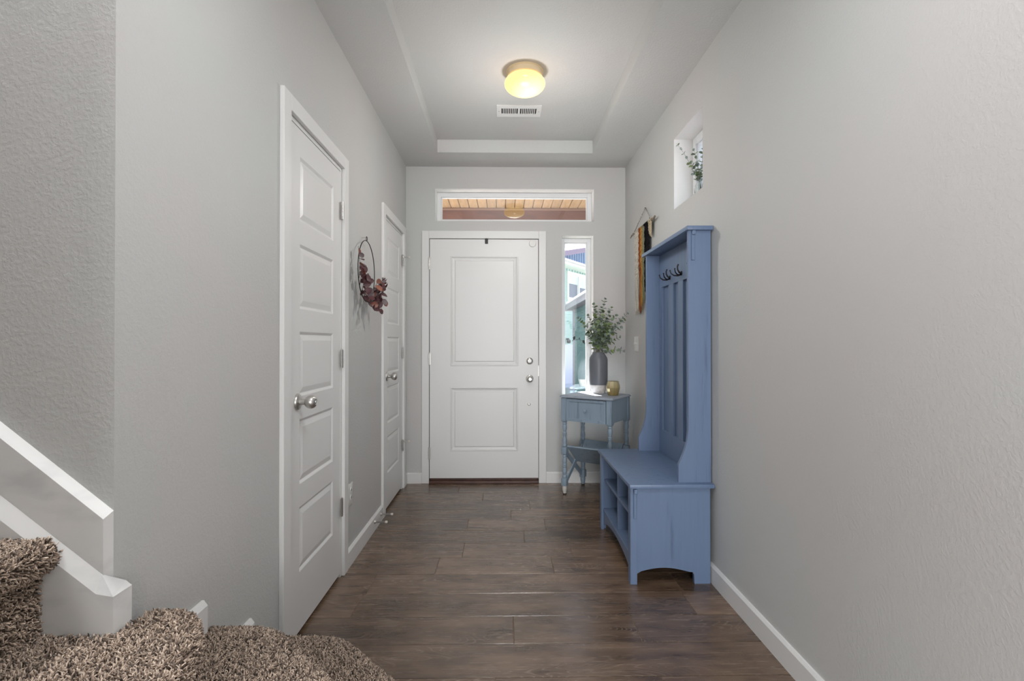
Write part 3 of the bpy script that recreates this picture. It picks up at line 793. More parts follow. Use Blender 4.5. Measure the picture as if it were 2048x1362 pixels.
def step(nose, close, z0, z1, dens=66000, region=None):
    pts = roundpoly(nose, 0.075)
    n = len(pts); nor = []
    for i in range(n):
        t = (pts[min(i+1, n-1)]-pts[max(i-1, 0)]).normalized(); nor.append(Vector((-t.y, t.x)))   # left of travel
    # outward side: travel goes from wall toward viewer, outside is +x/+y
    nor = [(-v) if (v.x + v.y) < 0 else v for v in nor]
    prof = nose_profile(z0, z1); bm = BM(); rows_ = []
    for o_, z in prof: rows_.append([bm.verts.new((p.x+q.x*o_, p.y+q.y*o_, z)) for p, q in zip(pts, nor)])
    for a, b_ in zip(rows_[:-1], rows_[1:]):
        for i in range(n-1): bm.faces.new((a[i], a[i+1], b_[i+1], b_[i]))
    inner = rows_[-1]
    cl_ = [bm.verts.new((x, y, z1)) for x, y in close]
    f = bm.faces.new(inner + cl_[::-1])
    bmesh.ops.triangulate(bm, faces=[f])
    poly = [(v.co.x, v.co.y) for v in inner] + list(close)[::-1]
    st = fin('step', bm, CARPET, stairs, smooth=True)
    # pile
    Ps, Ns = [], []
    xs_ = [p[0] for p in poly]; ys_ = [p[1] for p in poly]
    bx0, bx1, by0, by1 = max(min(xs_), region[0]), min(max(xs_), region[1]), max(min(ys_), region[2]), min(max(ys_), region[3])
    A = (bx1-bx0)*(by1-by0)
    if A > 0:
        q = np.column_stack([rng.uniform(bx0, bx1, int(A*dens)), rng.uniform(by0, by1, int(A*dens))])
        q = q[inpoly(q, poly)]
        Ps.append(np.column_stack([q, np.full(len(q), z1)])); Ns.append(np.tile([0., 0., 1.], (len(q), 1)))
    for i in range(n-1):
        L_ = (pts[i+1]-pts[i]).length
        mid = (pts[i+1]+pts[i])/2
        if not (region[0] < mid.x < region[1] and region[2] < mid.y < region[3]+0.2): continue
        for (o0, za), (o1, zb) in zip(prof[:-1], prof[1:]):
            l2 = math.hypot(o1-o0, zb-za); cnt = rng.poisson(L_*l2*dens)
            if cnt == 0: continue
            s_ = rng.uniform(0, 1, (cnt, 1)); u = rng.uniform(0, 1, (cnt, 1))
            p = np.array(pts[i])*(1-s_)+np.array(pts[i+1])*s_; nn = np.array(nor[i])*(1-s_)+np.array(nor[i+1])*s_
            o_ = o0+(o1-o0)*u; z = za+(zb-za)*u
            Ps.append(np.hstack([p+nn*o_, z])); k1, k2 = (zb-za)/l2, -(o1-o0)/l2
            Ns.append(np.hstack([nn*k1, np.full((cnt, 1), k2)]))
    if not Ps: return
    P = np.vstack(Ps); N = np.vstack(Ns)
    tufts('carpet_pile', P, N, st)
REG = (-1.6, 0.4, 0.30, 2.0)
step([(XL+0.002, 1.730), (-0.552, 1.730), (-0.05, 1.228), (-0.05, 0.10)], [(XL+0.002, 1.68), (XL+0.002, 0.10)], 0.0, HR-0.008, region=REG)
step([(XL+0.002, 1.440), (-0.640, 1.440), (-0.32, 1.120), (-0.32, 0.10)], [(XL+0.002, 1.39), (XL+0.002, 0.10)], HR-0.012, 2*HR-0.008, region=REG)
step([(-0.79, 1.160), (-0.700, 1.160), (-0.630, 1.062), (-0.585, 0.93), (-0.56, 0.10)], [(-0.792, 1.10), (-0.795, 1.050), (-1.25, 1.050), (-1.25, 0.10)], 2*HR-0.012, 3*HR-0.008, region=REG)
for k in range(4, 11):
    xk = -0.915 - 0.262*(k-4)
    step([(xk, 1.057), (xk-0.001, 0.10)], [(xk-0.33, 1.057), (xk-0.33, 0.10)], (k-1)*HR-0.012, k*HR-0.008, dens=66000 if k < 6 else 1, region=REG)

# ================================================================== hall tree
ht = empty('hall_tree', (0.83, 2.87, 0), 'slate blue wooden hall tree bench with coat hooks against the wall', 'hall tree')
HF, HB = 0.620, 1.018
YN0, YN1, YF0, YF1 = 2.465, 2.487, 3.215, 3.238
ARCH = [(0.654, 0.052)] + [(0.654+0.02+(0.913-0.674)*t/10, 0.058+0.022*math.sin(math.pi*min(1, t/10*0.92+0.08))) for t in range(11)] + [(0.926, 0.058), (0.934, 0.044)]
side = [(HF, 0.0), (0.654, 0.0)] + ARCH + [(0.936, 0.0), (HB-0.004, 0.0), (HB-0.004, 0.469), (HF, 0.469)]
for ya, yb in ((YN0, YN1), (YF0, YF1)):
    bm = BM(); prism(bm, side, 'Y', ya, yb)
    sp_ = fin('side_panel', bm, BLUE, ht)
    out = ya if ya < 3 else yb; sg = -1 if ya < 3 else 1
    bm = BM(); lo_, hi_ = sorted((out, out+sg*0.004))
    box(bm, HF+0.001, 0.653, lo_, hi_, 0.0, 0.468, 0.001)
    fin('leg_stile', bm, BLUE, sp_)
    bm = BM(); lo_, hi_ = sorted((out+sg*0.004, out+sg*0.014))
    box(bm, 0.634, 0.648, lo_, hi_, 0.322, 0.468, 0.002)
    lo_, hi_ = sorted((out+sg*0.004, out+sg*0.024)); box(bm, 0.634, 0.652, lo_, hi_, 0.445, 0.468, 0.004, 2)
    fin('corbel', bm, BLUE, sp_)
bm = BM(); box(bm, HF-0.006, 1.031, 2.448, 3.288, 0.4695, 0.490, 0.003, 2)
fin('bench_top', bm, BLUE, ht, smooth=True)
bm = BM(); box(bm, 0.645, HB-0.01, YN1, YF0, 0.300, 0.314, 0.001); fin('shelf', bm, BLUE, ht)
bm = BM(); box(bm, 0.632, HB-0.01, YN1, YF0, 0.112, 0.128, 0.001); fin('shelf', bm, BLUE, ht)
bm = BM(); box(bm, 0.645, HB-0.01, 2.843, 2.858, 0.128, 0.300); box(bm, 0.645, HB-0.01, 2.843, 2.858, 0.314, 0.4695); fin('divider', bm, BLUE, ht)
bm = BM(); box(bm, HB-0.012, HB-0.006, YN1, YF0, 0.06, 0.4695); fin('bench_back', bm, BLUE, ht)
bm = BM(); n_ = 14; prof = [(YN1, 0.112), (YN1, 0.028)] + [(YN1+0.05+(YF0-YN1-0.10)*t/n_, 0.040+0.048*math.sin(math.pi*t/n_)**0.6) for t in range(n_+1)] + [(YF0, 0.028), (YF0, 0.112)]
prism(bm, prof, 'X', 0.634, 0.650); fin('apron', bm, BLUE, ht)
for a, b_ in ((YN1, YN1+0.02), (YF0-0.02, YF0)):
    bm = BM(); box(bm, HF, 0.636, a, b_, 0, 0.4695); fin('front_stile', bm, BLUE, ht)
# upper side panels with S curve
cur = [(0.866, 0.490), (0.866, 0.578)]
for k in range(1, 11):
    t = k/10; cur.append((0.866+0.050*(1-(1-t)**2.2), 0.578+0.20*t))
cur += [(0.9165, 0.90), (0.9165, 1.7375), (1.028, 1.7375), (1.028, 0.490)]
for ya, yb in ((2.487, 2.507), (3.220, 3.240)):
    bm = BM(); prism(bm, cur, 'Y', ya, yb)
    u_ = fin('upper_side_panel', bm, BLUE, ht)
    out = ya if ya < 3 else yb; sg = -1 if ya < 3 else 1
    bm = BM(); lo_, hi_ = sorted((out, out+sg*0.008)); box(bm, 0.930, 0.947, lo_, hi_, 1.590, 1.7375, 0.002)
    lo_, hi_ = sorted((out, out+sg*0.017)); box(bm, 0.931, 0.949, lo_, hi_, 1.715, 1.7375, 0.004, 2)
    fin('corbel', bm, BLUE, u_)
bm = BM(); box(bm, 0.903, 1.033, 2.466, 3.284, 1.7378, 1.7585, 0.002, 2); fin('top_shelf', bm, BLUE, ht, smooth=True)
bm = BM(); box(bm, 1.014, 1.020, 2.507, 3.220, 0.490, 1.7375); fin('back_panel', bm, BLUE, ht)
bm = BM(); box(bm, 1.000, 1.0138, 2.507, 3.220, 1.532, 1.7375, 0.001); fin('hook_rail', bm, BLUE, ht)
bm = BM(); box(bm, 1.000, 1.0138, 2.507, 3.220, 0.490, 0.632, 0.001); fin('bottom_rail', bm, BLUE, ht)
for a, b_ in ((3.170, 3.2195), (2.960, 3.045), (2.800, 2.880), (2.640, 2.715), (2.5075, 2.560)):
    bm = BM(); box(bm, 1.000, 1.0138, a, b_, 0.632, 1.532, 0.001); fin('slat', bm, BLUE, ht)
for hy in (3.015, 2.819, 2.548):
    bm = BM(); zc_ = 1.572
    lathe(bm, [(0.0, 0), (0.013, 0.0), (0.012, 0.004), (0.0, 0.006)], M=Matrix.Translation((1.000, hy, zc_)) @ Matrix.Rotation(-math.pi/2, 4, 'Y'), seg=14)
    for sy in (-1, 1):
        pts = [(0.998, hy, zc_-0.004), (0.984, hy+sy*0.010, zc_-0.012), (0.966, hy+sy*0.024, zc_-0.010), (0.953, hy+sy*0.034, zc_+0.002), (0.948, hy+sy*0.039, zc_+0.018)]
        tube(bm, pts, [0.0048, 0.0045, 0.0038, 0.0033, 0.0028], 8)
        tube(bm, [(0.948, hy+sy*0.039, zc_+0.016), (0.949, hy+sy*0.040, zc_+0.023)], [0.0042, 0.0036], 8)
    pts = [(0.998, hy, zc_+0.0), (0.986, hy, zc_+0.006), (0.978, hy, zc_+0.020), (0.977, hy, zc_+0.038), (0.982, hy, zc_+0.050)]
    tube(bm, pts, [0.0055, 0.0052, 0.0045, 0.0042, 0.0050], 8)
    fin('coat_hook', bm, DARKMETAL, ht, smooth=True, label='dark bronze coat hook')

# ================================================================== side table
TCX, TCY = 0.7255, 3.965
ang = math.atan2(-0.579, 0.816)
TM = Matrix.Translation((TCX, TCY, 0)) @ Matrix.Rotation(ang, 4, 'Z')
st_ = empty('side_table', (TCX, TCY, 0), 'small dusty blue side table with turned legs below the sidelight window', 'table', rz=ang)
bm = BM()
cc = 0.018; hu, hv = 0.222, 0.198
poly = [(-hu+cc, -hv), (hu-cc, -hv), (hu, -hv+cc), (hu, hv-cc), (hu-cc, hv), (-hu+cc, hv), (-hu, hv-cc), (-hu, -hv+cc)]
def ring(sx_, z): return [bm.verts.new(TM @ Vector((x*(1-sx_/hu), y*(1-sx_/hv), z))) for x, y in poly]
rr_ = [ring(0.022, 0.7535), ring(0.012, 0.7535), ring(0.010, 0.757), ring(0.0, 0.760), ring(0.0, 0.765), ring(0.004, 0.771), ring(0.012, 0.775)]
for a, b_ in zip(rr_[:-1], rr_[1:]):
    for i in range(8): bm.faces.new((a[i], a[(i+1) % 8], b_[(i+1) % 8], b_[i]))
bm.faces.new(rr_[0][::-1]); bm.faces.new(rr_[-1])
fin('table_top', bm, TTOP, st_, label='worn grey blue table top')
LX, LY = 0.190, 0.160
LEGP = [(0.019, 0.5669), (0.0155, 0.562), (0.0175, 0.556), (0.0175, 0.550), (0.0140, 0.545), (0.0165, 0.538), (0.0185, 0.525), (0.0170, 0.510), (0.0130, 0.495), (0.0120, 0.487), (0.0165, 0.482), (0.0165, 0.474), (0.0140, 0.471), (0.0165, 0.468), (0.0165, 0.462), (0.0125, 0.456), (0.0130, 0.446), (0.0175, 0.428), (0.0185, 0.415), (0.0165, 0.400), (0.0150, 0.394), (0.0175, 0.388), (0.0175, 0.378), (0.0150, 0.3722)]
LEGQ = [(0.0150, 0.309), (0.0175, 0.303), (0.0175, 0.296), (0.0145, 0.290), (0.0165, 0.281), (0.0190, 0.266), (0.0175, 0.250), (0.0150, 0.241), (0.0175, 0.236), (0.0175, 0.228), (0.0145, 0.225), (0.0175, 0.221), (0.0175, 0.214), (0.0145, 0.208), (0.0175, 0.195), (0.0190, 0.178), (0.0170, 0.160), (0.0145, 0.152), (0.0175, 0.146), (0.0175, 0.136), (0.0150, 0.1255)]
for sx_ in (-1, 1):
    for sy_ in (-1, 1):
        c = (sx_*LX, sy_*LY, 0); bm = BM()
        box(bm, c[0]-0.022, c[0]+0.022, c[1]-0.022, c[1]+0.022, 0.573, 0.7532, 0.003, 1, M=TM)
        box(bm, c[0]-0.019, c[0]+0.019, c[1]-0.019, c[1]+0.019, 0.5665, 0.576, 0.003, 1, M=TM)
        box(bm, c[0]-0.022, c[0]+0.022, c[1]-0.022, c[1]+0.022, 0.312, 0.370, 0.005, 2, M=TM)
        box(bm, c[0]-0.022, c[0]+0.022, c[1]-0.022, c[1]+0.022, 0.066, 0.126, 0.005, 2, M=TM)
        lathe(bm, LEGP, c=c, M=TM, seg=18); lathe(bm, LEGQ, c=c, M=TM, seg=18)
        lg = fin('leg', bm, TBLUE, st_, smooth=True)
        bm = BM(); lathe(bm, [(0.015, 0.067), (0.017, 0.062), (0.0195, 0.050), (0.018, 0.035), (0.013, 0.012), (0.012, 0.008), (0, 0.008)], c=c, M=TM, seg=16)
        fin('foot', bm, BARE if (sx_, sy_) == (-1, -1) else TBLUE, lg, smooth=True)
        bm = BM(); lathe(bm, [(0.0, 0.0005), (0.0125, 0.0005), (0.0125, 0.0085), (0, 0.009)], c=c, M=TM, seg=14)
        fin('foot_pad', bm, BLACK, lg, smooth=True)
for sx_ in (-1, 1):
    bm = BM(); box(bm, sx_*LX-0.016 if sx_ < 0 else sx_*LX, sx_*LX if sx_ < 0 else sx_*LX+0.016, -LY+0.0225, LY-0.0225, 0.585, 0.7532, M=TM)
    fin('side_apron', bm, TBLUE, st_)
bm = BM(); box(bm, -LX+0.0225, LX-0.0225, LY, LY+0.014, 0.585, 0.7532, M=TM); fin('back_apron', bm, TBLUE, st_)
# drawer
bm = BM(); u0, u1, w0, w1 = -LX+0.025, LX-0.026, 0.577, 0.748; yf = -LY-0.020
rings = []
for ins, d in ((0, 0.018), (0, 0.0), (0.018, 0.0), (0.024, 0.009), (0.030, 0.009)):
    rings.append([bm.verts.new(TM @ Vector(p)) for p in ((u0+ins, yf+d, w0+ins), (u1-ins, yf+d, w0+ins), (u1-ins, yf+d, w1-ins), (u0+ins, yf+d, w1-ins))])
for a, b_ in zip(rings[:-1], rings[1:]):
    for i in range(4): bm.faces.new((a[i], a[(i+1) % 4], b_[(i+1) % 4], b_[i]))
bm.faces.new(rings[-1]); bm.faces.new(rings[0][::-1])
box(bm, u0+0.01, u1-0.01, yf+0.018, LY-0.01, w0+0.01, w1-0.012, M=TM)
dr = fin('drawer', bm, TBLUE, st_)
bm = BM(); lathe(bm, [(0, 0), (0.007, 0), (0.006, 0.010), (0.013, 0.016), (0.0145, 0.022), (0.011, 0.028), (0, 0.030)], M=TM @ Matrix.Translation((0.0, yf+0.009, 0.668)) @ Matrix.Rotation(math.pi/2, 4, 'X'), seg=18)
fin('drawer_knob', bm, TBLUE, dr, smooth=True)
# crossed slats and the V rack
for sx_ in (-1, 1):
    for sgn in (-1, 1):
        bm = BM(); a = Vector((0, sgn*(LY-0.012), 0.335)); b_ = Vector((0, -sgn*(LY-0.012), 0.095)); d = (b_-a).normalized(); nrm = Vector((0, -d.z, d.y))*0.016
        off = 0.006 if sgn > 0 else -0.006
        x0 = sx_*LX + off - 0.0055; x1 = x0+0.011
        vs = []
        for xx in (x0, x1):
            for q in (a+nrm, b_+nrm, b_-nrm, a-nrm): vs.append(bm.verts.new(TM @ Vector((xx, q.y, q.z))))
        for q in ((0, 1, 2, 3), (7, 6, 5, 4), (0, 4, 5, 1), (1, 5, 6, 2), (2, 6, 7, 3), (3, 7, 4, 0)): bm.faces.new([vs[i] for i in q])
        fin('cross_slat', bm, TBLUE, st_)
for sgn in (-1, 1):
    bm = BM(); a = Vector((0, sgn*(LY+0.004), 0.372)); b_ = Vector((0, sgn*0.004, 0.228)); d = (b_-a).normalized(); nrm = Vector((0, -d.z, d.y))*0.006
    if nrm.z < 0: nrm = -nrm
    up_ = nrm*1.2
    vs = []
    e_ = LX-0.0235 if True else 0
    for xx in (-e_, e_):
        for q in (a+nrm+up_, b_+nrm+up_, b_-nrm+up_, a-nrm+up_): vs.append(bm.verts.new(TM @ Vector((xx, q.y, q.z))))
    for q in ((0, 1, 2, 3), (7, 6, 5, 4), (0, 4, 5, 1), (1, 5, 6, 2), (2, 6, 7, 3), (3, 7, 4, 0)): bm.faces.new([vs[i] for i in q])
    fin('rack_board', bm, TBLUE, st_)

# ================================================================== vase, greenery, candle holder
VC = (0.769, 4.080)
GREY = pm('matte_grey_glaze', (0.125, 0.130, 0.150), 0.42, bump=(60, 0.05, 0.001, 3))
CREAM = varied('raw_cream_clay', (0.55, 0.51, 0.49), (0.68, 0.64, 0.61), 40, 0.7, lo=0.35, hi=0.6)
va = empty('tall_vase', (VC[0], VC[1], 0.775), 'tall matte grey ceramic vase with a pale base on the side table', 'vase')
bm = BM(); lathe(bm, [(0.0, 0.7755), (0.050, 0.7758), (0.054, 0.781), (0.0685, 0.842), (0.0, 0.842)], c=(*VC, 0), seg=40)
fin('vase_base', bm, CREAM, va, smooth=True, label='unglazed pale cream base')
bm = BM(); lathe(bm, [(0.066, 0.8425), (0.069, 0.8425), (0.0735, 0.880), (0.0742, 0.95), (0.0738, 1.045), (0.070, 1.063), (0.050, 1.092), (0.047, 1.105), (0.043, 1.105), (0.044, 1.09), (0.060, 1.06), (0.066, 0.95), (0.064, 0.85), (0.0, 0.85)], c=(*VC, 0), seg=40)
fin('vase_body', bm, GREY, va, smooth=True)

LG = [varied('eucalyptus_leaf_a', (0.15, 0.21, 0.14), (0.26, 0.33, 0.23), 30, 0.5, objrand=0.35), varied('eucalyptus_leaf_b', (0.20, 0.26, 0.23), (0.33, 0.38, 0.35), 30, 0.5, objrand=0.3), varied('eucalyptus_leaf_c', (0.13, 0.19, 0.075), (0.25, 0.32, 0.13), 30, 0.5, objrand=0.4)]
STEM = pm('grey_green_stem', (0.16, 0.15, 0.11), 0.6)
def leaf_mesh(name, mat, n=9, cup=0.25, elong=1.12, th=0.0):
    """rounded leaf, base at the origin, pointing along +Y, unit length, cupped about its midrib"""
    bm = BM(); c = bm.verts.new((0, 0.5, 0.0)); rim = []
    for k in range(n*2):
        a = -math.pi/2 + 2*math.pi*k/(n*2); x = 0.5*math.cos(a)/elong; y = 0.5+0.5*math.sin(a)
        if k == n: x = 0
        rim.append(bm.verts.new((x, y + (0.05 if k == n else 0), abs(x)*cup + 0.05*math.sin(y*3))))
    for k in range(n*2): bm.faces.new((c, rim[k], rim[(k+1) % (n*2)]))
    me = bpy.data.meshes.new(name); bm.to_mesh(me); bm.free(); me.materials.append(mat)
    for p in me.polygons: p.use_smooth = True
    return me
LM = [leaf_mesh('leaf', m) for m in LG]
def frame_from(dirv, up):
    y = dirv.normalized(); x = y.cross(up)
    if x.length < 1e-3: x = y.cross(Vector((1, 0, 0)))
    x.normalize(); z = x.cross(y)
    return Matrix((x, y, z)).transposed().to_4x4()
def bez(p0, p1, p2, t): return (1-t)**2*p0 + 2*t*(1-t)*p1 + t*t*p2
def sprig(root, p0, p1, p2, nleaf, size, meshes, rnd, smat, start=0.25, rad=0.0016, flat=0.0, weights=None, jit=0.35):
    bm = BM(); N_ = 14; tube(bm, [bez(p0, p1, p2, k/N_) for k in range(N_+1)], [rad*(1-0.6*k/N_) for k in range(N_+1)], 5)
    s = fin('stem', bm, smat, root, smooth='all')
    for k in range(nleaf):
        t = start + (1-start)*(k+0.5)/nleaf
        p = bez(p0, p1, p2, t); d = (bez(p0, p1, p2, min(1, t+0.02))-bez(p0, p1, p2, t-0.02)).normalized()
        base_a = (k % 2)*math.pi/2 + rnd.uniform(-0.3, 0.3)
        side_ = d.cross(Vector((0.3, 0.9, 0.2))).normalized(); oth = d.cross(side_).normalized()
        for sg in (0, 1):
            if rnd.random() < 0.06: continue
            a = base_a + sg*math.pi + rnd.uniform(-jit, jit)
            out = (math.cos(a)*side_ + math.sin(a)*oth)
            dr_ = (out*rnd.uniform(0.8, 1.2) + d*rnd.uniform(0.25, 0.7)).normalized()
            upv = (d + out*rnd.uniform(-0.5, 0.3) + Vector((rnd.uniform(-.4, .4), rnd.uniform(-.4, .4), rnd.uniform(-.4, .4)))).normalized()
            sz = size*(1.08-0.55*t)*rnd.uniform(0.8, 1.15)
            Mx = Matrix.Translation(p) @ frame_from(dr_, upv) @ Matrix.Diagonal((sz, sz, sz, 1))
            link('leaf', rnd.choice(meshes), None, s, Mx)
    return s
rnd = random.Random(5)
eu = empty('eucalyptus_bouquet', (VC[0], VC[1], 1.0), 'bunch of grey green eucalyptus stems standing in the tall grey vase', 'greenery')
tips = [(.055, .0, .445), (-.03, .04, .40), (.015, -.05, .37), (-.165, .01, .285), (-.13, -.08, .235), (-.07, .05, .31), (.115, .03, .375), (.245, .0, .325), (.20, -.08, .27), (.19, .02, .21), (.12, -.12, .30), (.01, -.13, .30), (-.06, -.11, .20), (.06, -.15, .17), (.17, -.05, .13), (.10, .02, .30), (-.02, .0, .34), (.08, -.09, .23), (-.10, -.02, .16), (.04, -.10, .26), (-.03, -.07, .24), (.13, -.03, .22), (.07, .03, .26), (.215, .0, .015)]
neck = Vector((VC[0], VC[1], 1.10))
for i, (x, y, z) in enumerate(tips):
    off = Vector((rnd.uniform(-.018, .018), rnd.uniform(-.018, .018), 0))
    y = max(min(y, 0.12), -0.2)
    p0 = neck + off + Vector((-x*0.25, -y*0.25, -0.11)); p2 = neck + Vector((x, y, z)); p1 = neck + off*1.0 + Vector((x*0.28, y*0.28, max(z*0.62, 0.06)))
    sprig(eu, p0, p1, p2, 10 if i < 14 else 8, 0.047, LM, rnd, STEM, start=0.34)
# candle holder
CH = (0.850, 3.905)
GOLD = bpy.data.materials.new('amber_mercury_glass'); GOLD.use_nodes = True
_n = GOLD.node_tree; b = _n.nodes['Principled BSDF']; b.inputs['Metallic'].default_value = 0.55; b.inputs['Roughness'].default_value = 0.14
b.inputs['Coat Weight'].default_value = 0.6
_g = _n.nodes.new('ShaderNodeNewGeometry'); _x = _n.nodes.new('ShaderNodeSeparateXYZ'); _r = _n.nodes.new('ShaderNodeValToRGB')
_mr = _n.nodes.new('ShaderNodeMapRange'); _mr.inputs['From Min'].default_value = 0.775; _mr.inputs['From Max'].default_value = 0.885
e = _r.color_ramp.elements; e[0].position = 0.0; e[0].color = (0.36, 0.25, 0.07, 1); e[1].position = 0.9; e[1].color = (0.58, 0.50, 0.30, 1)
_n.links.new(_g.outputs['Position'], _x.inputs[0]); _n.links.new(_x.outputs['Z'], _mr.inputs['Value']); _n.links.new(_mr.outputs[0], _r.inputs[0]); _n.links.new(_r.outputs[0], b.inputs['Base Color'])
bm = BM(); lathe(bm, [(0.0, 0.7757), (0.038, 0.7757), (0.042, 0.780), (0.0555, 0.835), (0.0535, 0.850), (0.044, 0.884), (0.041, 0.884), (0.050, 0.848), (0.052, 0.835), (0.038, 0.790), (0.0, 0.788)], c=(*CH, 0), seg=11)
ch = fin('candle_holder', bm, GOLD, label='small faceted amber gold glass candle holder on the side table', cat='candle holder')

# small glass vase with greenery on the high window sill
WV = (1.105, 2.800)
CLEAR = bpy.data.materials.new('clear_glass'); CLEAR.use_nodes = True
b = CLEAR.node_tree.nodes['Principled BSDF']; b.inputs['Transmission Weight'].default_value = 1.0; b.inputs['Roughness'].default_value = 0.02; b.inputs['Base Color'].default_value = (0.93, 0.97, 0.96, 1); b.inputs['IOR'].default_value = 1.4
bm = BM(); lathe(bm, [(0.0, 1.9905), (0.030, 1.991), (0.036, 2.01), (0.036, 2.05), (0.022, 2.085), (0.017, 2.11), (0.020, 2.125), (0.018, 2.125), (0.015, 2.11), (0.020, 2.085), (0.033, 2.05), (0.033, 2.01), (0.0, 1.997)], c=(*WV, 0), seg=28)
fin('bud_vase', bm, CLEAR, smooth=True, label='clear glass bud vase on the sill of the high small window', cat='vase')
wg = empty('eucalyptus_sprigs', (WV[0], WV[1], 2.02), 'few eucalyptus sprigs in the clear vase on the high window sill', 'greenery')
LM2 = [leaf_mesh('leaf', m) for m in LG]
o_ = Vector((*WV, 2.0))
for (p2, p1, nl, sz) in (((1.035, 3.000, 2.375), (1.10, 2.90, 2.22), 7, 0.026), ((1.080, 2.850, 2.285), (1.11, 2.82, 2.15), 8, 0.034), ((1.10, 2.76, 2.26), (1.10, 2.79, 2.13), 8, 0.034), ((1.055, 2.83, 2.20), (1.09, 2.80, 2.14), 6, 0.034), ((1.12, 2.72, 2.24), (1.11, 2.78, 2.15), 7, 0.032), ((1.06, 2.74, 2.17), (1.09, 2.79, 2.12), 6, 0.032)):
    sprig(wg, o_, Vector(p1), Vector(p2), nl, sz, LM2, rnd, STEM, start=0.30, rad=0.0014)

# ================================================================== wreath on the left wall
WH = (XL+0.030, 2.940, 1.595)
IRON = pm('black_iron_wire', (0.03, 0.028, 0.028), 0.45, 0.8)
wr = empty('leaf_wreath', (XL, WH[1], 1.78), 'black wire hoop wreath with plum and rust round leaves beside the closet door', 'wreath')
bm = BM(); Rh = 0.176
tube(bm, [(WH[0], WH[1]+Rh*math.cos(a), WH[2]+Rh*math.sin(a)) for a in [2*math.pi*k/48 for k in range(49)]], 0.0026, 6, cap=False)
fin('hoop', bm, IRON, wr, smooth='all')
bm = BM(); tube(bm, [(WH[0], WH[1]+0.011*math.sin(2*math.pi*k/14), WH[2]+Rh+0.013-0.013*math.cos(2*math.pi*k/14)) for k in range(15)], 0.0018, 5, cap=False)
fin('hanging_loop', bm, IRON, wr, smooth='all')
bm = BM(); tube(bm, [(XL, WH[1], WH[2]+Rh+0.020), (WH[0]+0.008, WH[1], WH[2]+Rh+0.021)], 0.0014, 6)
fin('nail', bm, NICKEL, wr)
PL = [varied('plum_leaf', (0.055, 0.018, 0.022), (0.13, 0.05, 0.055), 25, 0.55, objrand=0.3), varied('mauve_leaf', (0.13, 0.095, 0.10), (0.22, 0.17, 0.175), 25, 0.6, objrand=0.25), varied('rust_leaf', (0.13, 0.035, 0.02), (0.24, 0.085, 0.055), 25, 0.5, objrand=0.3), varied('dark_wine_leaf', (0.045, 0.008, 0.012), (0.09, 0.018, 0.02), 25, 0.5, objrand=0.3)]
PLM = [leaf_mesh('leaf', m, cup=0.30, elong=1.18) for m in PL]
TWIG = pm('brown_twig', (0.06, 0.035, 0.025), 0.6)
rnd = random.Random(33)
def wleaf(parent, p, d, upv, sz, me):
    Mx = Matrix.Translation(p) @ frame_from(Vector(d), Vector(upv)) @ Matrix.Diagonal((sz, sz, sz, 1))
    link('leaf', me, None, parent, Mx)
def hp(deg, r=Rh): a = math.radians(deg); return Vector((WH[0], WH[1]+r*math.cos(a), WH[2]+r*math.sin(a)))
# twigs: (start angle, end offsets from the hoop)
tw = [((200, 0), (0.004, -0.030, 0.17), 6), ((212, 0), (0.02, -0.055, 0.10), 6), ((228, 0), (0.025, -0.04, 0.09), 6), ((245, 0), (0.03, -0.02, 0.11), 7), ((262, 0), (0.06, 0.02, 0.11), 7), ((280, 0), (0.07, 0.05, 0.13), 7), ((300, 0), (0.06, 0.07, 0.14), 7), ((318, 0), (0.05, 0.10, 0.10), 6), ((255, 0), (0.05, -0.02, -0.05), 5), ((275, 0), (0.06, 0.03, -0.05), 5), ((295, 0), (0.06, 0.07, 0.0), 6), ((232, 0), (0.05, -0.04, -0.03), 5), ((285, 0), (0.08, 0.0, 0.05), 6), ((330, 0), (0.06, 0.04, 0.02), 4)]
for (dg, _), off, nl in tw:
    p0 = hp(dg) + Vector((0.003, 0, 0)); p2 = p0 + Vector(off); p1 = p0 + Vector(off)*0.45 + Vector((0.01, 0.0, 0.012))
    bm = BM(); tube(bm, [bez(p0, p1, p2, k/8) for k in range(9)], [0.0018-0.0008*k/8 for k in range(9)], 5)
    s_ = fin('twig', bm, TWIG, wr, smooth='all')
    for k in range(nl):
        t = (k+0.6)/nl; p = bez(p0, p1, p2, t)
        o = Vector((rnd.uniform(0.0, 0.9), rnd.uniform(-1, 1), rnd.uniform(-0.9, 0.9))).normalized()
        me = rnd.choice([PLM[0], PLM[1], PLM[1], PLM[2], PLM[3], PLM[0]])
        sz = rnd.uniform(0.030, 0.046)
        upv = (Vector((0.8, -0.55, 0.1)) + Vector((rnd.uniform(-.5, .5), rnd.uniform(-.5, .5), rnd.uniform(-.5, .5)))).normalized()
        p = Vector((max(p.x, XL+0.02), p.y, p.z)); 
        if o.x*sz + p.x < XL+0.012: o.x = abs(o.x)
        wleaf(s_, p, o, upv, sz, me)

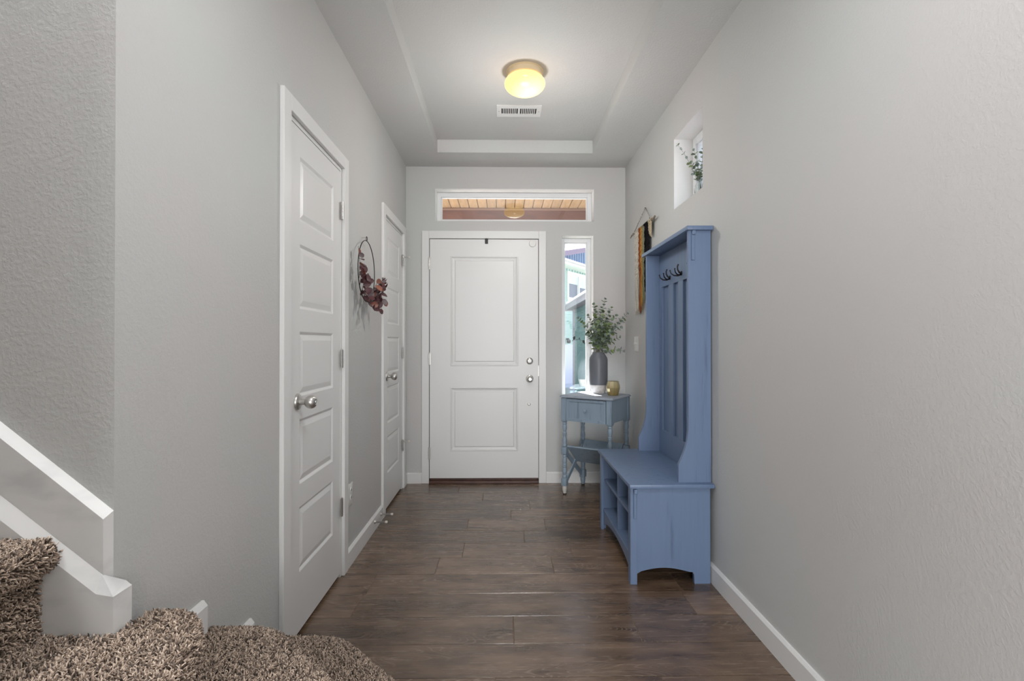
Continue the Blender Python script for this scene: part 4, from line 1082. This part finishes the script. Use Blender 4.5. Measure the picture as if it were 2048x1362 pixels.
# ================================================================== woven wall hanging
XH = XR - 0.020
wh_ = empty('wall_hanging', (XR, 3.66, 2.03), 'woven yarn wall hanging on a branch above the hall tree', 'wall hanging')
BARK = varied('driftwood_bark', (0.09, 0.065, 0.05), (0.34, 0.27, 0.20), 60, 0.8, (1, 6, 1))
bm = BM(); pts = [(XH, 3.99, 2.028), (XH-0.002, 3.94, 2.031), (XH, 3.86, 2.030), (XH, 3.70, 2.027), (XH, 3.55, 2.022), (XH-0.002, 3.45, 2.022), (XH-0.004, 3.38, 2.020), (XH-0.006, 3.345, 2.026)]
tube(bm, pts, [0.004, 0.006, 0.0055, 0.006, 0.006, 0.0075, 0.0075, 0.006], 8)
tube(bm, [(XH, 3.95, 2.030), (XH-0.012, 3.965, 2.008)], [0.004, 0.003], 6); tube(bm, [(XH, 3.47, 2.022), (XH-0.010, 3.455, 2.045)], [0.005, 0.003], 6)
tube(bm, [(XH, 3.985, 2.028), (XH-0.006, 4.0, 2.012)], [0.004, 0.003], 6)
fin('branch', bm, BARK, wh_, smooth=True)
CORD = varied('black_white_cord', (0.04, 0.04, 0.04), (0.55, 0.52, 0.48), 160, 0.8, lo=0.45, hi=0.55)
bm = BM(); tube(bm, [(XH, 3.925, 2.03), (XR-0.006, 3.645, 2.163)], 0.0028, 6); tube(bm, [(XR-0.006, 3.645, 2.163), (XH, 3.455, 2.03)], 0.0028, 6)
for yy in (3.925, 3.455):
    tube(bm, [(XH+0.009*math.cos(a), yy+0.002*math.sin(a*2), 2.027+0.009*math.sin(a)) for a in [2*math.pi*k/12 for k in range(13)]], 0.003, 6, cap=False)
fin('hanging_cord', bm, CORD, wh_, smooth='all')
bm = BM(); tube(bm, [(XR, 3.645, 2.161), (XR-0.014, 3.645, 2.162)], 0.002, 6); fin('nail', bm, NICKEL, wh_)
YARN = [('cream', (0.62, 0.58, 0.50)), ('rust', (0.33, 0.095, 0.035)), ('ochre', (0.50, 0.27, 0.07)), ('olive', (0.25, 0.25, 0.16)), ('black', (0.012, 0.011, 0.012)), ('sand', (0.55, 0.46, 0.32))]
YM = {n_: varied(n_+'_yarn', tuple(c_*0.7 for c_ in col), tuple(min(1, c_*1.15) for c_ in col), 240, 0.95, (1, 1, 0.4), spec=0.1) for n_, col in YARN}
rnd = random.Random(3)
def fringe(name, y0, y1, ztop, zb0, zb1, mat, thick=0.0034, knots=0.3, label=None):
    bm = BM(); n = max(3, int((y1-y0)/0.0052))
    for k in range(n):
        t = (k+0.5)/n; y = y0+(y1-y0)*t; zb = zb0+(zb1-zb0)*t + rnd.uniform(-0.012, 0.012)
        xo = rnd.uniform(-0.004, 0.004); zk = ztop-(ztop-zb)*knots
        m = 5 if knots < 0.1 else 16; P_ = []
        for j in range(m+1):
            z = ztop-(ztop-zk)*j/m
            P_.append((XH-0.004+xo+0.004*math.sin(j*2.4+k*1.3), y+0.0022*math.cos(j*2.4+k), z))
        for j in range(1, 8):
            z = zk-(zk-zb)*j/7; P_.append((XH-0.002+xo+rnd.uniform(-.0025, .0025), y+rnd.uniform(-.003, .003), z))
        tube(bm, P_, [thick]*(m+1)+[thick*0.62]*7, 5)
    # cow hitch loops over the branch
    for k in range(n):
        y = y0+(y1-y0)*(k+0.5)/n
        tube(bm, [(XH+0.010*math.cos(a), y, 2.026+0.010*math.sin(a)) for a in [-0.5+math.pi*1.4*j/6 for j in range(7)]], thick*0.8, 5)
    return fin(name, bm, mat, wh_, smooth='all', kind='stuff', label=label)
fringe('yarn_fringe', 3.745, 3.860, 2.026, 1.400, 1.395, YM['cream'], knots=0.55, label='cream yarn fringe')
fringe('yarn_fringe', 3.695, 3.745, 2.026, 1.395, 1.42, YM['rust'], knots=0.45, label='rust yarn fringe')
fringe('yarn_fringe', 3.655, 3.695, 2.026, 1.43, 1.46, YM['ochre'], knots=0.45, label='ochre yarn fringe')
fringe('yarn_fringe', 3.605, 3.655, 2.026, 1.47, 1.50, YM['olive'], knots=0.5, label='olive yarn fringe')
fringe('yarn_fringe', 3.500, 3.605, 2.026, 1.50, 1.55, YM['black'], thick=0.0042, knots=0.9, label='black yarn fringe')
fringe('yarn_fringe', 3.430, 3.500, 2.026, 1.90, 1.955, YM['sand'], knots=0.8, label='sand yarn fringe')

# ================================================================== outside: porch
PORCHC = varied('tan_soffit_board', (0.25, 0.155, 0.075), (0.36, 0.225, 0.115), 6, 0.6, (6, 1, 1), objrand=0.06)
BEAM = varied('russet_porch_beam', (0.11, 0.035, 0.018), (0.17, 0.062, 0.034), 4, 0.6, (2, 1, 6))
BTRIM = pm('tan_beam_trim', (0.22, 0.12, 0.075), 0.6)
CONC = varied('pale_concrete', (0.42, 0.41, 0.40), (0.55, 0.54, 0.52), 12, 0.9)
pc = fin('porch_ceiling', (lambda bm: (box(bm, -1.6, 1.05, 4.42, 5.80, 2.700, 2.92), bm)[1])(BM()), DARK, label='tan boarded porch ceiling seen through the transom window', cat='ceiling')
bm = BM(); k = 0
xx = -1.58
while xx < 1.04:
    bm = BM(); x1_ = min(xx+0.0955, 1.05); c_ = 0.004
    prism(bm, [(xx, 2.700), (xx, 2.686), (xx+c_, 2.680), (x1_-c_, 2.680), (x1_, 2.686), (x1_, 2.700)], 'Y', 4.43, 5.60)
    fin('ceiling_board', bm, PORCHC, pc); xx += 0.1003
pb = fin('porch_beam', (lambda bm: (box(bm, -1.6, 1.02, 5.62, 5.76, 2.40, 2.699, 0.004), bm)[1])(BM()), BEAM, label='russet brown beam across the front of the porch', cat='beam')
bm = BM(); box(bm, -1.6, 1.02, 5.598, 5.62, 2.658, 2.680, 0.003); fin('beam_trim', bm, BTRIM, pb)
bm = BM(); box(bm, 0.985, 1.09, 5.60, 5.80, -0.10, 2.699, 0.004)
fin('porch_post', bm, BEAM, label='russet brown porch post at the end of the beam', cat='post')
bm = BM(); box(bm, -1.8, 1.3, YB+0.152, 5.9, -0.14, -0.02); fin('porch_slab', bm, CONC, label='pale concrete porch slab outside the entry door', cat='slab')
bm = BM(); box(bm, -30, 40, 5.905, 60, -0.5, -0.25); fin('driveway', bm, CONC, kind='structure', label='pale concrete ground outside the house')

# neighbouring garage on the right
MINT = varied('mint_green_siding', (0.30, 0.45, 0.43), (0.35, 0.50, 0.48), 5, 0.6)
MINT2 = varied('teal_green_siding', (0.20, 0.30, 0.28), (0.24, 0.34, 0.32), 5, 0.6)
FASC = pm('lavender_grey_fascia', (0.52, 0.49, 0.53), 0.5)
SOFF = pm('mauve_soffit', (0.36, 0.30, 0.31), 0.6)
SHING = varied('asphalt_shingles', (0.42, 0.42, 0.47), (0.75, 0.76, 0.84), 9, 0.9, (1, 1, 1), lo=0.4, hi=0.6)
SKYB = varied('blue_batten_siding', (0.22, 0.34, 0.52), (0.26, 0.38, 0.57), 5, 0.6)
WTRIM = pm('pale_green_trim', (0.68, 0.74, 0.66), 0.5)
ga = empty('garage', (2.5, 10.5, -0.25), 'green lap sided garage with grey eave seen through the sidelight', 'garage')
bm = BM(); box(bm, 1.790, 6.0, 8.0, 12.60, -0.25, 2.02); fin('wall', bm, MINT2, ga)
bm = BM(); z = -0.2
while z < 1.98:
    prism(bm, [(1.789, z), (1.768, z), (1.780, min(z+0.125, 2.0)), (1.789, min(z+0.125, 2.0))], 'Y', 8.0, 12.60); z += 0.125
fin('lap_siding', bm, MINT2, ga, kind='stuff')
bm = BM(); box(bm, 1.755, 1.80, 12.585, 12.64, -0.25, 2.02); box(bm, 1.755, 1.80, 7.97, 8.02, -0.25, 2.02); fin('corner_board', bm, FASC, ga)
bm = BM(); box(bm, 1.745, 1.79, 12.65, 12.70, -0.25, 2.0); fin('downspout', bm, pm('mauve_downspout', (0.30, 0.27, 0.38), 0.5), ga)
bm = BM(); box(bm, 1.56, 1.80, 7.7, 13.0, 2.020, 2.035); fin('soffit', bm, SOFF, ga)
bm = BM(); box(bm, 1.535, 1.56, 7.7, 13.0, 2.00, 2.12); box(bm, 1.56, 6.0, 12.975, 13.0, 2.00, 2.12); fin('fascia', bm, FASC, ga)
bm = BM(); box(bm, 1.47, 1.535, 7.7, 13.02, 2.085, 2.135, 0.008); fin('gutter', bm, pm('white_gutter', (0.75, 0.75, 0.80), 0.4), ga)
bm = BM(); prism(bm, [(1.52, 2.125), (1.52, 2.145), (3.8, 3.10), (6.1, 2.145), (6.1, 2.125), (3.8, 3.08)], 'Y', 7.7, 13.0); fin('roof', bm, SHING, ga)
# far green house with window; blue gable above
HO = Vector((1.906, 16.0, 0)); HD = Vector((0.557, 0.8305, 0)); HN = Vector((0.8305, -0.557, 0))
HM = Matrix(((HD.x, -HN.x, 0, HO.x), (HD.y, -HN.y, 0, HO.y), (0, 0, 1, 0), (0, 0, 0, 1)))   # local x along wall, y into the house
hs = empty('green_house', (HO.x, HO.y, -0.25), 'mint green house with a white framed upper window across the drive', 'house', rz=math.atan2(HD.y, HD.x))
bm = BM(); wall_grid(bm, 'Y', 0.0, 0.2, -6, 7, -0.25, 3.66, [(0.30, 1.96, 2.62, 3.42)], 0)
box(bm, -6, 7, 0.9, 8, -0.25, 3.6)
for v in bm.verts: v.co = HM @ v.co
fin('wall', bm, MINT, hs)
bm = BM(); z = -0.2
while z < 2.50:
    prism(bm, [(-0.001, z), (-0.024, z), (-0.008, z+0.11), (-0.001, z+0.11)], 'X', -6, 7); z += 0.11
for v in bm.verts: v.co = HM @ v.co
fin('lap_siding', bm, MINT, hs, kind='stuff')
bm = BM(); x_b = -6.0
while x_b < 7:
    if not (0.18 < x_b < 2.05): box(bm, x_b, x_b+0.03, -0.03, 0, 2.52, 3.60)
    elif True: box(bm, x_b, x_b+0.03, -0.03, 0, 3.52, 3.60)
    x_b += 0.2
for v in bm.verts: v.co = HM @ v.co
fin('batten_siding', bm, MINT, hs, kind='stuff')
DGL = pm('dark_window_glass', (0.10, 0.13, 0.19), 0.08, spec=0.8)
BLIND = pm('white_roller_blind', (0.55, 0.72, 0.80), 0.7)
bm = BM(); frame(bm, 'Y', -0.04, 0.02, 0.22, 2.04, 2.54, 3.50, 0.10)
for v in bm.verts: v.co = HM @ v.co
w_ = fin('window', bm, WTRIM, hs)
bm = BM(); box(bm, 1.07, 1.14, -0.03, 0.05, 2.64, 3.40); frame(bm, 'Y', 0.0, 0.05, 0.32, 1.07, 2.64, 3.40, 0.03); frame(bm, 'Y', 0.0, 0.05, 1.14, 1.94, 2.64, 3.40, 0.03)
for v in bm.verts: v.co = HM @ v.co
fin('sash', bm, VINYL, w_)
bm = BM(); box(bm, 0.33, 1.06, 0.03, 0.04, 2.65, 3.39); box(bm, 1.15, 1.93, 0.03, 0.04, 2.65, 3.39)
for v in bm.verts: v.co = HM @ v.co
fin('pane', bm, DGL, w_)
bm = BM(); box(bm, 0.35, 1.04, 0.015, 0.028, 3.12, 3.37); box(bm, 1.17, 1.91, 0.015, 0.028, 3.05, 3.37)
for v in bm.verts: v.co = HM @ v.co
fin('blind', bm, BLIND, w_)
bm = BM(); box(bm, -6, 7, -0.36, 0.0, 3.575, 3.60)
for v in bm.verts: v.co = HM @ v.co
fin('soffit', bm, WTRIM, hs)
bm = BM(); box(bm, -6, 7, -0.42, -0.36, 3.585, 3.70, 0.01)
for v in bm.verts: v.co = HM @ v.co
fin('fascia', bm, WTRIM, hs)
bm = BM(); box(bm, -6, 7, -0.50, -0.42, 3.645, 3.72, 0.015)
for v in bm.verts: v.co = HM @ v.co
fin('gutter', bm, FASC, hs)
# stepped shingle courses
bm = BM(); y_, z_ = -0.46, 3.715
for k in range(8):
    box(bm, -6, 7, y_, y_+0.32, z_, z_+0.018); y_ += 0.18; z_ += 0.042
for v in bm.verts: v.co = HM @ v.co
fin('shingle_roof', bm, SHING, hs, kind='stuff')
bm = BM(); box(bm, -0.10, 0.62, -0.03, 0.0, -0.25, 1.13)
for v in bm.verts: v.co = HM @ v.co
fin('side_door', bm, pm('pale_lavender_door', (0.52, 0.56, 0.76), 0.5), hs)
bm = BM(); lathe(bm, [(0, 0), (0.05, 0.0), (0.065, 0.08), (0.035, 0.12), (0, 0.13)], c=(0.18, -0.10, 1.17), seg=12, M=HM); box(bm, 0.15, 0.21, -0.10, 0.0, 1.28, 1.33, M=HM)
fin('wall_lantern', bm, DARKMETAL, hs, smooth=True)
bh = empty('blue_house', (1.08, 16.56, -0.25), 'blue batten gable with a brown rake rising behind the green house', 'house', rz=math.atan2(HD.y, HD.x))
def zr(s): return 4.36 + 0.222*(s-1.95)
bm = BM(); prism(bm, [(-4, 3.6), (9, 3.6), (9, zr(9)), (-4, zr(-4))], 'Y', 0.98, 4.0)
for v in bm.verts: v.co = HM @ v.co
fin('wall', bm, SKYB, bh)
bm = BM(); s_x = -4.0
while s_x < 9: 
    prism(bm, [(s_x, 3.6), (s_x+0.05, 3.6), (s_x+0.05, zr(s_x)-0.02), (s_x, zr(s_x)-0.02)], 'Y', 0.945, 0.98); s_x += 0.20
for v in bm.verts: v.co = HM @ v.co
fin('batten_siding', bm, SKYB, bh, kind='stuff')
bm = BM(); prism(bm, [(-4, zr(-4)-0.03), (9, zr(9)-0.03), (9, zr(9)+0.13), (-4, zr(-4)+0.13)], 'Y', 0.70, 0.76)
prism(bm, [(-4, zr(-4)+0.11), (9, zr(9)+0.11), (9, zr(9)+0.16), (-4, zr(-4)+0.16)], 'Y', 0.66, 4.0)
for v in bm.verts: v.co = HM @ v.co
fin('rake_board', bm, pm('plum_brown_rake', (0.26, 0.21, 0.30), 0.6), bh)
bm = BM(); prism(bm, [(-4, zr(-4)-0.03), (9, zr(9)-0.03), (9, zr(9)), (-4, zr(-4))], 'Y', 0.76, 0.98)
for v in bm.verts: v.co = HM @ v.co
fin('soffit', bm, SOFF, bh)
